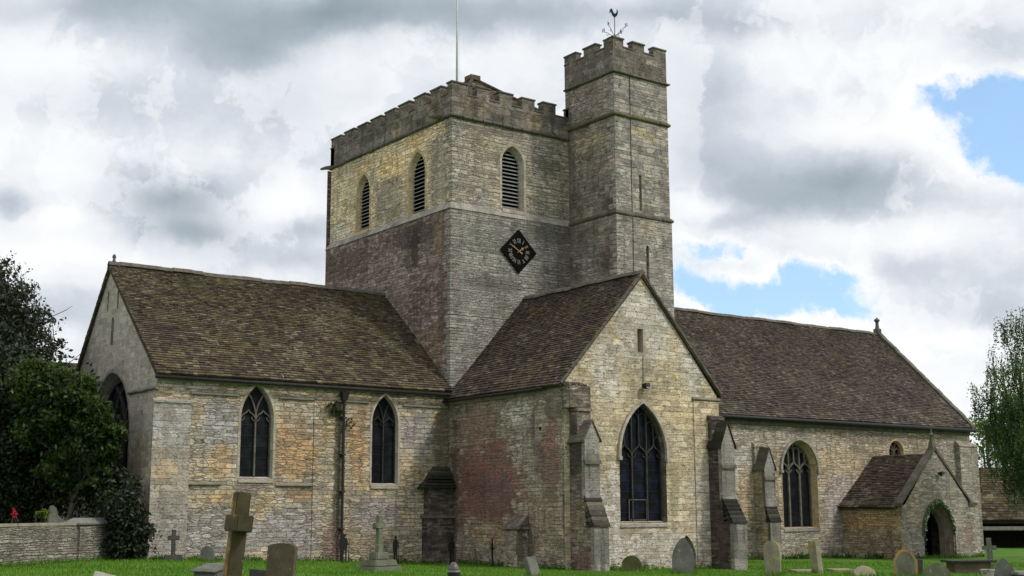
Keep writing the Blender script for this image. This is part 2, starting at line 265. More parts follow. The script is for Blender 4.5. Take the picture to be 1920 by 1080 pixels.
M['tower_e_up'] = stone('ochre_belfry_stone', [(0, (0.236, 0.189, 0.103)), (0.3, (0.375, 0.304, 0.167)), (0.55, (0.48, 0.398, 0.231)), (0.8, (0.584, 0.493, 0.301)), (1, (0.695, 0.608, 0.423))], .46, .18, second=MIXD, secthr=.55, patches=[((5.3, 18.2, 1.4, .7), (.58, .43, .19), .9), ((8.1, 18.9, .9, .35), (.42, .27, .10), .7), ((5.6, 16.6, 1.5, 1.3), (.19, .17, .12), .85), ((1.2, 17.0, .8, 1.9), (.22, .195, .15), .85), ((10.2, 16.9, 1.0, 1.8), (.50, .42, .26), .8), ((6, 16.9, 1.0, 1.1), (.21, .19, .14), .7), ((1.2, 17.3, .9, 1.6), (.25, .23, .175), .8), ((10.2, 17.3, 1.2, 1.8), (.38, .33, .20), .6), ((3.2, 18.9, .8, .4), (.45, .31, .12), .7), ((9.5, 19.2, 1.8, .4), (.22, .20, .15), .6), ((6, 15.7, 1.2, .5), (.23, .21, .15), .5), ((.3, 18.8, .4, .6), DARK, .5), ((10.8, 15.9, 1.5, .5), (.32, .31, .27), .6)], streak=.25, lift=1.8, sat=.93)
M['tower_s_up'] = stone('greyed_belfry_stone', [(0, (0.127, 0.118, 0.087)), (0.3, (0.213, 0.196, 0.147)), (0.55, (0.294, 0.269, 0.196)), (0.8, (0.375, 0.342, 0.25)), (1, (0.485, 0.448, 0.348))], .4, .15, rub=False, warp=.045, second=GREY, secthr=.52, patches=[((2.2, 18.2, 1.0, .8), (.24, .22, .13), .6), ((5.7, 18.1, 1.0, .4), DARK, .45), ((5.9, 16.8, .8, .6), (.33, .28, .20), .5), ((2.2, 19.2, 3, .3), (.09, .085, .07), .5), ((4.6, 16.4, .4, 1.4), (.33, .30, .19), .5), ((2.6, 16.4, .35, 1.4), (.33, .29, .18), .5)], streak=.4, sat=.85, lift=1.5, rough=.85)
M['parapet'] = stone('dark_parapet_stone', [(0, (0.062, 0.055, 0.043)), (0.3, (0.109, 0.1, 0.081)), (0.55, (0.157, 0.142, 0.119)), (0.8, (0.214, 0.195, 0.157)), (1, (0.314, 0.285, 0.228))], .75, .4, rub=False, warp=.03, ms=.012, joint=.45, streak=.65, second=BROWN, secthr=.62, lich=.4, patches=[((4.9, 20, .5, .6), (.30, .235, .13), .7), ((1.4, 20.2, .9, .6), (.20, .165, .10), .5)], lift=1.22, sat=.9)
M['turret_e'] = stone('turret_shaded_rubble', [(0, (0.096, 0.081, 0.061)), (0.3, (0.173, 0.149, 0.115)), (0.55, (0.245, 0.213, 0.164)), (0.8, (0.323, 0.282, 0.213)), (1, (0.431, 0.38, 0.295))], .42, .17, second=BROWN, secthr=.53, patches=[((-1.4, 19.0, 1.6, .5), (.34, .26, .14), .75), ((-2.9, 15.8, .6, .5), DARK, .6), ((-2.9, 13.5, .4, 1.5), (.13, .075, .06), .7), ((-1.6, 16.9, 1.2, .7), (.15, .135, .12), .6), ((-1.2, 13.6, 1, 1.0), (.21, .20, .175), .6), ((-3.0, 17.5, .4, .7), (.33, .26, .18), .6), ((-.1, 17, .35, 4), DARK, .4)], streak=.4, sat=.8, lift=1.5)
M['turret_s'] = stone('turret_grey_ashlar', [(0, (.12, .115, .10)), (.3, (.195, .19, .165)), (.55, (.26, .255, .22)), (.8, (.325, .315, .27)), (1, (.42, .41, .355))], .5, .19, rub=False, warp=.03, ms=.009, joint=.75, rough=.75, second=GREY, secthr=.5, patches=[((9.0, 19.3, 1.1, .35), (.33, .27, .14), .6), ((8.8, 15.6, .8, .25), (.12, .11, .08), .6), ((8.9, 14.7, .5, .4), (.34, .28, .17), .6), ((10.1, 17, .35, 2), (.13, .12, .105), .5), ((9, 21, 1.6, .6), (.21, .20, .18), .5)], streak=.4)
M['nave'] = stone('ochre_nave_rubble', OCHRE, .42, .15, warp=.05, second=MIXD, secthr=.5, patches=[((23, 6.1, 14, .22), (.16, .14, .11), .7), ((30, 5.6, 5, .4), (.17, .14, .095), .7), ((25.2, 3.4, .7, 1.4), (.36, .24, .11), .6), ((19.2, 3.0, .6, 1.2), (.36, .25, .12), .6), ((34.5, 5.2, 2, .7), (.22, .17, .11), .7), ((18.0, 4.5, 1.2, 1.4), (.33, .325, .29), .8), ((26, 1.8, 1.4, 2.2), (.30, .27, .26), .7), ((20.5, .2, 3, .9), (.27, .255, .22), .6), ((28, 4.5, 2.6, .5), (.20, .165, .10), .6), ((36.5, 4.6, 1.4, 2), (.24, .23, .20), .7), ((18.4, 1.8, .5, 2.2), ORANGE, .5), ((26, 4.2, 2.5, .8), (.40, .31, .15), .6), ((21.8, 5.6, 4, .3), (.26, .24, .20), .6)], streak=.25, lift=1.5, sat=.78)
M['porch'] = stone('porch_stone', [(0, (.13, .125, .10)), (.3, (.20, .19, .155)), (.55, (.265, .255, .21)), (.8, (.33, .315, .26)), (1, (.41, .395, .34))], .42, .16, warp=.04, joint=.5, streak=.4, second=MIXD, secthr=.6, patches=[((27, 1.8, .7, 1.6), (.33, .28, .17), .7), ((31.9, .3, .5, .6), RED, .5), ((29.3, 3.6, 1.5, 1.2), (.24, .235, .20), .6)])
M['porch_side'] = stone('porch_side_stone', OCHRE, .36, .12, warp=.05, streak=.35, patches=[((-2, 1.0, 2.5, .5), (.33, .22, .085), .8), ((-2, -.2, 2.5, .7), (.24, .21, .15), .7)])
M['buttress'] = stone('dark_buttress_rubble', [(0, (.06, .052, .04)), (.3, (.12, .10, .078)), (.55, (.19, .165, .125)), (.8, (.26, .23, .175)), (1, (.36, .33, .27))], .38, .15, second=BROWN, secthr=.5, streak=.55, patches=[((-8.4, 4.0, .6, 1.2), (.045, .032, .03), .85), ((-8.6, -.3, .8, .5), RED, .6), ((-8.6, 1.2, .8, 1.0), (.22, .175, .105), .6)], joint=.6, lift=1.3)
M['buttress_dark'] = stone('near_black_buttress_rubble', [(0, (.03, .025, .022)), (.3, (.06, .05, .045)), (.55, (.10, .085, .075)), (.8, (.15, .13, .115)), (1, (.24, .22, .19))], .38, .15, second=BROWN, secthr=.58, streak=.5, patches=[((-8.5, 1.5, .9, 2.0), (.075, .045, .045), .7)], lift=1.2)  # near-black stone tone for the buttress body
M['butt_face'] = stone('pale_buttress_ashlar', [(0, (.22, .215, .185)), (.4, (.30, .295, .26)), (.7, (.36, .35, .31)), (1, (.43, .42, .38))], .7, .34, rub=False, rough=.5, warp=.015, ms=.008, joint=.35, streak=.85, lich=.3, bump=.4, lift=.98, patches=[((0, 3, 40, .9), (.15, .14, .115), .5), ((0, .3, 40, .7), (.13, .13, .10), .6)])
M['dressed'] = stone('dressed_limestone', [(0, (.24, .225, .175)), (.4, (.33, .31, .24)), (.7, (.39, .37, .295)), (1, (.46, .44, .37))], .5, .34, rub=False, rough=.3, warp=.012, ms=.006, joint=.35, streak=.25, lich=.15, bump=.25, lift=1.15)
M['dressed_grey'] = stone('grey_dressed_limestone', [(0, (.16, .155, .13)), (.4, (.24, .235, .20)), (.7, (.30, .295, .25)), (1, (.37, .36, .31))], .5, .34, rub=False, rough=.3, warp=.012, ms=.006, joint=.35, streak=.35, lich=.2, bump=.25, lift=1.2)
M['dressed_dark'] = stone('dark_dressed_stone', [(0, (.06, .055, .042)), (.4, (.11, .10, .075)), (.7, (.16, .145, .105)), (1, (.24, .22, .17))], .5, .34, rub=False, rough=.4, warp=.012, ms=.006, joint=.5, streak=.4, lich=.1, bump=.3, lift=1.0)  # darker dressed stone for the gable window frame and reveal
M['dressed_ochre'] = stone('ochre_dressed_limestone', [(0, (.26, .195, .09)), (.4, (.36, .285, .145)), (.7, (.43, .35, .20)), (1, (.48, .42, .28))], .5, .34, rub=False, rough=.3, warp=.012, ms=.006, joint=.4, streak=.25, lich=.15, bump=.25, lift=1.2)
M['tracery'] = simple('tracery_stone', (.16, .15, .12), (.065, .06, .05), 5)
M['tracery_dark'] = simple('dark_tracery_stone', (.06, .058, .053), (.025, .024, .022), 5)  # darker stone tone for tracery bars
M['string'] = simple('moulded_string_stone', (.15, .135, .105), (.06, .055, .045), 2.5, spots=[(3.0, .62, (.17, .14, .035))])
M['string_moss'] = simple('mossy_string_stone', (.13, .115, .07), (.06, .054, .035), 3.5, spots=[(3.0, .56, (.14, .115, .02))])
M['string_pale'] = simple('pale_string_stone', (.27, .25, .20), (.13, .12, .095), 2.5)
M['roof_a'] = tilemat('stone_slates_olive', [(0, (.014, .011, .009)), (.25, (.034, .026, .019)), (.5, (.056, .043, .030)), (.75, (.082, .065, .044)), (1, (.14, .118, .085))], mossamt=.46, moss=(.10, .085, .033), white=.75)
M['roof_b'] = tilemat('stone_slates_brown', [(0, (.014, .010, .009)), (.25, (.032, .024, .020)), (.5, (.051, .038, .031)), (.75, (.074, .057, .046)), (1, (.125, .104, .085))], mossamt=.42, moss=(.085, .07, .032), white=.65)
M['roof_c'] = tilemat('stone_slates_purple', [(0, (.016, .012, .011)), (.25, (.035, .027, .024)), (.5, (.054, .043, .037)), (.75, (.075, .061, .053)), (1, (.115, .099, .086))], mossamt=.32, moss=(.08, .068, .036), white=.6)
M['roof_dark'] = tilemat('blackened_slates', [(0, (.008, .008, .007)), (.5, (.022, .021, .018)), (1, (.07, .066, .056))], mossamt=.3, moss=(.03, .035, .012), white=.25)
M['iron'] = simple('black_painted_iron', (.012, .012, .013), (.006, .006, .006), 8, rough=.6, spec=.35, bump=.1)
M['iron_brown'] = simple('weathered_downpipe', (.035, .03, .026), (.014, .013, .012), 4, rough=.7)
M['dark'] = simple('unlit_depth_black', (.008, .007, .007), (.004, .004, .004), 2, bump=0)  # near-black colour painted in for unlit depth behind openings
M['glass'] = glassmat('leaded_glass'); M['glass_blue'] = glassmat('blue_leaded_glass', (.004, .005, .008), 1)
M['louvre'] = simple('weathered_louvre_boards', (.34, .335, .32), (.20, .195, .185), 4, bump=.1)
M['dial_black'] = simple('dull_black_dial', (.006, .006, .006), (.004, .004, .004), 6, rough=.8, spec=.05, bump=0)
M['gold'] = simple('gilded_metal', (.42, .25, .12), (.28, .16, .07), 6, rough=.4, metal=.6, bump=0)
M['numeral'] = simple('dull_gilt_numerals', (.25, .235, .20), (.16, .15, .13), 6, rough=.6, bump=0)
M['white'] = simple('white_painted_pole', (.62, .64, .66), (.5, .52, .55), 3, rough=.4, bump=0)
M['bark'] = simple('tree_bark', (.10, .09, .07), (.035, .03, .024), 7, bump=.6)
M['bark_pale'] = simple('mottled_pale_bark', (.28, .27, .235), (.08, .075, .06), 4, bump=.5)
M['wood_dark'] = simple('old_dark_timber', (.045, .038, .03), (.018, .015, .012), 5, bump=.4)
M['wood_grey'] = simple('silvered_timber', (.30, .28, .25), (.16, .15, .13), 5, bump=.3)
M['red'] = simple('red_petals', (.65, .02, .035), (.45, .01, .03), 9, rough=.6, bump=0)
M['petal'] = simple('white_petals', (.72, .73, .70), (.52, .56, .5), 9, rough=.6, bump=0)
M['wallstone'] = stone('dry_stone_rubble', [(0, (.13, .13, .10)), (.3, (.21, .205, .165)), (.55, (.29, .285, .23)), (.8, (.36, .35, .285)), (1, (.45, .44, .38))],   .30, .085, warp=.06, rub=False, joint=.85, mort=(.03, .028, .022), streak=.3, lift=1.15)
M['coping'] = simple('pale_coping_stone', (.38, .33, .25), (.22, .19, .15), 3)
M['coping_grey'] = simple('grey_coping_stone', (.24, .235, .21), (.14, .135, .12), 3)
def gmat(name, a, c, spots): return simple(name, a, c, 2.6, rough=.92, bump=.5, spots=spots)
M['g_brown'] = gmat('brown_headstone', (.125, .098, .062), (.07, .055, .038), [(9, .66, (.33, .33, .27)), (2.2, .66, (.10, .11, .05))])
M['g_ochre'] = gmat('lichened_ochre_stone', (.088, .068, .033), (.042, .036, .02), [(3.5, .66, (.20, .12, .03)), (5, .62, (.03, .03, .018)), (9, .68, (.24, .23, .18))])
lit_lichen_side(M['g_ochre'], -RT, (.36, .215, .05), .78, 1.15)
M['g_orange'] = gmat('orange_lichened_stone', (.34, .25, .13), (.24, .17, .075), [(2.4, .53, (.44, .24, .045)), (3.6, .63, (.36, .35, .28))])
M['g_grey'] = gmat('grey_headstone', (.17, .17, .145), (.10, .10, .085), [(5, .62, (.27, .27, .23)), (2, .65, (.12, .12, .05))])
M['g_dark'] = gmat('dark_weathered_stone', (.085, .08, .07), (.045, .043, .037), [(6, .64, (.2, .2, .17))])
M['g_pale'] = gmat('pale_limestone_marker', (.44, .43, .38), (.26, .25, .215), [(5, .62, (.13, .125, .10))])
M['g_green'] = gmat('mossy_stone', (.085, .095, .03), (.05, .055, .02), [(5, .64, (.2, .2, .15))])
M['g_cream'] = gmat('cream_lichened_stone', (.30, .28, .20), (.18, .165, .11), [(3, .58, (.36, .30, .08)), (7, .66, (.42, .41, .35))])
M['g_lichgreen'] = gmat('green_grey_stone', (.17, .175, .12), (.10, .105, .07), [(6, .63, (.28, .28, .22))])

# ------------------------------------------------------------------ geometry helpers
class MB:
    def __init__(s): s.v = []; s.f = []; s.r = []
    def quad(s, *p, r=None):
        i = len(s.v); s.v += [tuple(q) for q in p]; s.f.append(tuple(range(i, i + len(p)))); s.r.append(random.random() if r is None else r)
    def raw(s, vs, fs, r=None):
        i = len(s.v); s.v += [tuple(q) for q in vs]; rr = random.random() if r is None else r
        for f in fs: s.f.append(tuple(i + j for j in f)); s.r.append(rr)
    def hexa(s, b, t, r=None):        # bottom loop, top loop (same length)
        n = len(b); s.raw(list(b) + list(t), [tuple(range(n))[::-1], tuple(range(n, 2 * n))] + [(i, (i + 1) % n, n + (i + 1) % n, n + i) for i in range(n)], r)
    def box(s, x0, x1, y0, y1, z0, z1, r=None):
        s.hexa([(x0, y0, z0), (x1, y0, z0), (x1, y1, z0), (x0, y1, z0)], [(x0, y0, z1), (x1, y0, z1), (x1, y1, z1), (x0, y1, z1)], r)
    def obox(s, c, ax, ay, az, r=None):  # centre + three half vectors
        c, ax, ay, az = map(Vector, (c, ax, ay, az))
        s.hexa([c - ax - ay - az, c + ax - ay - az, c + ax + ay - az, c - ax + ay - az], [c - ax - ay + az, c + ax - ay + az, c + ax + ay + az, c - ax + ay + az], r)
    def tube(s, pts, rad, n=8, cap=True, r=None):
        pts = [Vector(p) for p in pts]; rad = rad if isinstance(rad, (list, tuple)) else [rad] * len(pts)
        vs = []; a = None
        for i, p in enumerate(pts):
            d = (pts[min(i + 1, len(pts) - 1)] - pts[max(i - 1, 0)]).normalized()
            if a is None: a = d.orthogonal().normalized()
            else: a = (a - d * a.dot(d)); a = a.normalized() if a.length > 1e-6 else d.orthogonal().normalized()
            b = d.cross(a)
            for j in range(n):
                t = 2 * math.pi * j / n; vs.append(p + (a * math.cos(t) + b * math.sin(t)) * rad[i])
        fs = [(i * n + j, i * n + (j + 1) % n, (i + 1) * n + (j + 1) % n, (i + 1) * n + j) for i in range(len(pts) - 1) for j in range(n)]
        if cap: fs += [tuple(range(n))[::-1], tuple(range((len(pts) - 1) * n, len(pts) * n))]
        s.raw(vs, fs, r)
    def bar(s, pts, N, w, d, r=None):    # flat-section sweep; N = face normal, w across, d deep (behind the line)
        pts = [Vector(p) for p in pts]; N = Vector(N); vs = []
        for i, p in enumerate(pts):
            t = (pts[min(i + 1, len(pts) - 1)] - pts[max(i - 1, 0)]).normalized(); q = N.cross(t).normalized() * w / 2
            vs += [p - q, p + q, p + q - N * d, p - q - N * d]
        fs = [tuple(4 * i + a for a in (j, (j + 1) % 4)) + tuple(4 * (i + 1) + a for a in ((j + 1) % 4, j)) for i in range(len(pts) - 1) for j in range(4)]
        n = len(pts) - 1; fs += [(0, 1, 2, 3), (4 * n + 3, 4 * n + 2, 4 * n + 1, 4 * n)]
        s.raw(vs, fs, r)
    def lathe(s, c, prof, n=20, r=None):
        c = Vector(c); vs = [c + Vector((rr * math.cos(2 * math.pi * j / n), rr * math.sin(2 * math.pi * j / n), z)) for rr, z in prof for j in range(n)]
        m = len(prof); fs = [(i * n + j, i * n + (j + 1) % n, (i + 1) * n + (j + 1) % n, (i + 1) * n + j) for i in range(m - 1) for j in range(n)]
        fs += [tuple(range(n))[::-1], tuple(range((m - 1) * n, m * n))]; s.raw(vs, fs, r)
    def build(s, name, mat, parent=None, smooth=False, uv=True, bevel=0, rnd=False):
        me = bpy.data.meshes.new(name); me.from_pydata([tuple(map(float, q)) for q in s.v], [], s.f)
        if bevel:
            bm = bmesh.new(); bm.from_mesh(me); bmesh.ops.remove_doubles(bm, verts=bm.verts, dist=1e-4)
            bmesh.ops.recalc_face_normals(bm, faces=bm.faces)
            ed = [e for e in bm.edges if len(e.link_faces) == 2 and e.calc_face_angle(0) > R(35)]
            bmesh.ops.bevel(bm, geom=ed, offset=bevel, segments=2, affect='EDGES', clamp_overlap=True); bm.to_mesh(me); bm.free()
        return finish(me, name, mat, parent, smooth, uv, s.r if (rnd and not bevel) else None)
def finish(me, name, mat, parent=None, smooth=False, uv=True, rnd=None):
    me.update()
    if uv: boxuv(me)
    if rnd is not None:
        a = me.attributes.new('rnd', 'FLOAT', 'FACE'); a.data.foreach_set('value', np.array(rnd, dtype=np.float32))
    if smooth: me.polygons.foreach_set('use_smooth', [True] * len(me.polygons))
    me.materials.append(mat)
    o = bpy.data.objects.new(name, me); COL.objects.link(o)
    if parent: attach(o, parent)
    return o
def attach(o, parent):
    o.parent = parent; o.matrix_parent_inverse = world(parent).inverted()
def world(o):
    return o.matrix_basis.copy() if o.parent is None else world(o.parent) @ o.matrix_parent_inverse @ o.matrix_basis
def boxuv(me):
    n = len(me.loops); 
    if n == 0: return
    co = np.empty(len(me.vertices) * 3); me.vertices.foreach_get('co', co); co = co.reshape(-1, 3)
    li = np.empty(n, dtype=np.int32); me.loops.foreach_get('vertex_index', li)
    nr = np.empty(len(me.polygons) * 3); me.polygons.foreach_get('normal', nr); nr = np.abs(nr.reshape(-1, 3))
    tot = np.empty(len(me.polygons), dtype=np.int32); me.polygons.foreach_get('loop_total', tot)
    ax = np.repeat(np.where(nr[:, 2] > .75, 2, np.where(nr[:, 0] > nr[:, 1], 0, 1)), tot)
    p = co[li]; u = np.where(ax == 0, p[:, 1], p[:, 0]); v = np.where(ax == 2, p[:, 1], p[:, 2])
    l = me.uv_layers.new(name='uv'); l.data.foreach_set('uv', np.stack([u, v], 1).astype(np.float32).ravel())
def tag(o, label=None, cat=None, group=None, kind=None):
    if label: o['label'] = label
    if cat: o['category'] = cat
    if group: o['group'] = group
    if kind: o['kind'] = kind
    return o
def thing(name, loc, label, cat, group=None, rz=0):
    o = bpy.data.objects.new(name, None); COL.objects.link(o); o.location = loc; o.rotation_euler = (0, 0, rz); o.empty_display_size = .3
    return tag(o, label, cat, group)
def mesh_np(name, V, F, mat, parent=None, rnd=None, uv=False):
    me = bpy.data.meshes.new(name); nv = len(V); nf, kf = F.shape
    me.vertices.add(nv); me.vertices.foreach_set('co', V.astype(np.float32).ravel())
    me.loops.add(nf * kf); me.loops.foreach_set('vertex_index', F.astype(np.int32).ravel())
    me.polygons.add(nf); me.polygons.foreach_set('loop_start', np.arange(0, nf * kf, kf, dtype=np.int32)); me.polygons.foreach_set('loop_total', np.full(nf, kf, dtype=np.int32))
    me.update(calc_edges=True); me.validate()
    return finish(me, name, mat, parent, False, uv, rnd)
def P(axis, val, u, z): return Vector((u, val, z)) if axis == 'y' else Vector((val, u, z))

def arch(c, a, sill, spring, apex, n=9):
    """closed outline of a pointed (or round) opening: bottom-left, bottom-right, then up and over"""
    r = apex - spring; out = [(c - a, sill), (c + a, sill)]
    if r >= a - 1e-6:
        Rr = (a * a + r * r) / (2 * a); th = math.acos(max(-1, min(1, (Rr - a) / Rr)))
        right = [(c + a - Rr + Rr * math.cos(th * i / n), spring + Rr * math.sin(th * i / n)) for i in range(n + 1)]
    else:
        right = [(c + a * math.cos(math.pi / 2 * i / n), spring + r * math.sin(math.pi / 2 * i / n)) for i in range(n + 1)]
    return out + right + [(2 * c - x, z) for x, z in reversed(right[:-1])]
def archhalf(c, a, spring, apex, u):
    """height of the arch soffit at u"""
    d = abs(u - c)
    if d >= a: return spring
    r = apex - spring
    if r >= a: Rr = (a * a + r * r) / (2 * a); return spring + math.sqrt(max(0, Rr * Rr - (d - a + Rr) ** 2))
    return spring + r * math.sqrt(max(0, 1 - (d / a) ** 2))
def sheet(mb, axis, val, outline, holes=()):
    polys = [[Vector((u, z, 0)) for u, z in outline]] + [[Vector((u, z, 0)) for u, z in h] for h in holes]
    flat = [q for p in polys for q in p]; tri = tessellate_polygon(polys)
    mb.raw([P(axis, val, q.x, q.y) for q in flat], [tuple(t) for t in tri])
def ring(mb, axis, v0, A, v1, B, close=True):
    n = len(A)
    for i in range(n if close else n - 1):
        j = (i + 1) % n
        mb.quad(P(axis, v0, *A[i]), P(axis, v0, *A[j]), P(axis, v1, *B[j]), P(axis, v1, *B[i]))
def nrm(axis, sgn): return Vector((0, sgn, 0)) if axis == 'y' else Vector((sgn, 0, 0))

# ------------------------------------------------------------------ ground
GX = [-80, -30, -14, -9, -4, 0, 8, 25, 40, 90]; GZ = [.1, 0, -.05, -.22, -.46, -.6, -.8, -.97, -1.05, -1.1]
def gz(x, y=0): return float(np.interp(x, GX, GZ))
def ground():
    xs = np.unique(np.concatenate([np.linspace(-60, 70, 131), [-900, -500, -250, -120, -80, 100, 160, 300, 600, 900]]))
    ys = np.unique(np.concatenate([np.linspace(-60, 40, 101), [-900, -400, -200, -100, 60, 100, 200, 400, 900]]))
    V = np.array([(x, y, gz(x)) for y in ys for x in xs]); nx = len(xs)
    V[:, 2] += .03 * np.sin(V[:, 0] * .9 + 1.3 * np.sin(V[:, 1] * .5)) * np.cos(V[:, 1] * .7) * (np.abs(V[:, 0]) < 80)
    F = np.array([(j * nx + i, j * nx + i + 1, (j + 1) * nx + i + 1, (j + 1) * nx + i) for j in range(len(ys) - 1) for i in range(nx - 1)])
    m, k, b = newmat('churchyard_turf'); oc = k.node('ShaderNodeTexCoord').outputs['Object']
    n = k.noise(oc, .5, 6, .6); f = k.noise(oc, 9, 6, .7)
    col = k.ramp(k.math('ADD', k.math('MULTIPLY', n, .6), k.math('MULTIPLY', f, .4)), [(.3, (.035, .09, .008)), (.5, (.07, .165, .012)), (.7, (.11, .22, .02))])
    k.put(b, 'Base Color', col)
    o = mesh_np('ground', V, F, m); tag(o, kind='structure'); o['label'] = 'bright green churchyard lawn'; return o
ground()
# ------------------------------------------------------------------ roofs of individual stone slates
def slate_roof(mb, O, U, S, ulen, slen, e0=.17, e1=.105, wid=.24, th=.044, clip=None, lift=.0):
    """O lower corner, U along the eave, S up the slope (unit vectors); courses diminish up the slope"""
    O, U, S = Vector(O), Vector(U).normalized(), Vector(S).normalized(); N = U.cross(S)
    if N.z < 0: N = -N
    s = -.02; row = 0
    while s < slen:
        q = s / slen; e = e0 + (e1 - e0) * q; u = -random.random() * wid * .8
        sag = .035 * math.sin(row * .7) * 0
        while u < ulen:
            w = wid * random.uniform(.6, 1.35) * (1.12 - .3 * q); a, b = max(u, 0), min(u + w - .008, ulen); u += w
            if b - a < .03: continue
            if clip and not clip((a + b) / 2, s): continue
            t = th * random.uniform(.85, 1.35); ds = random.uniform(-.012, .012); l = min(e * 1.25, slen - s)
            if l < .03: continue
            wob = .02 * math.sin(a * 1.1 + 2) * math.sin(s * .9) + .02 * math.sin(a * .43 + s * .5)
            tw = random.uniform(-.008, .008)
            p = lambda uu, ss, nn: O + U * uu + S * ss + N * (nn + wob + lift)
            mb.raw([p(a, s + ds, t - tw), p(b, s + ds, t + tw), p(b, s + l, .008), p(a, s + l, .008), p(a, s + ds, -.03), p(b, s + ds, -.03), p(b, s + l, -.03), p(a, s + l, -.03)],
                   [(0, 1, 2, 3), (0, 4, 5, 1), (0, 3, 7, 4), (1, 5, 6, 2)])
        s += e; row += 1
    if clip: return
    # solid decking under the slates
    c = [O - N * .03, O + U * ulen - N * .03, O + U * ulen + S * slen - N * .03, O + S * slen - N * .03]
    mb.hexa([q - N * .10 for q in c], c, .3)
def ridge_tiles(mb, A, B, r=.11):
    A, B = Vector(A), Vector(B); d = (B - A); n = max(1, int(d.length / .45)); d /= n; t = d.normalized(); side = t.cross(Vector((0, 0, 1))).normalized()
    for i in range(n):
        a = A + d * i; b = a + d * .985; h = random.uniform(-.012, .012) + .022 * math.sin(i * .37) + .015 * math.sin(i * 1.1)
        pr = [side * (-r * 1.5) - Vector((0, 0, r * .9)), side * (-r * .8) + Vector((0, 0, r * .3)), Vector((0, 0, r * .75)), side * (r * .8) + Vector((0, 0, r * .3)), side * (r * 1.5) - Vector((0, 0, r * .9))]
        z = Vector((0, 0, h)); mb.hexa([a + q + z for q in pr], [b + q + z for q in pr])

# ================================================================== THE CHURCH
CH = thing('parish_church', (0, 0, -.6), 'large weathered limestone church with square battlemented tower, stair turret and stone slate roofs', 'church')
def part(mb, name, mat, parent=None, **kw): return mb.build(name, mat, parent or CH, **kw)
LC, LT, WT = 13.25, 7.93, 8.43; PT = 3.32

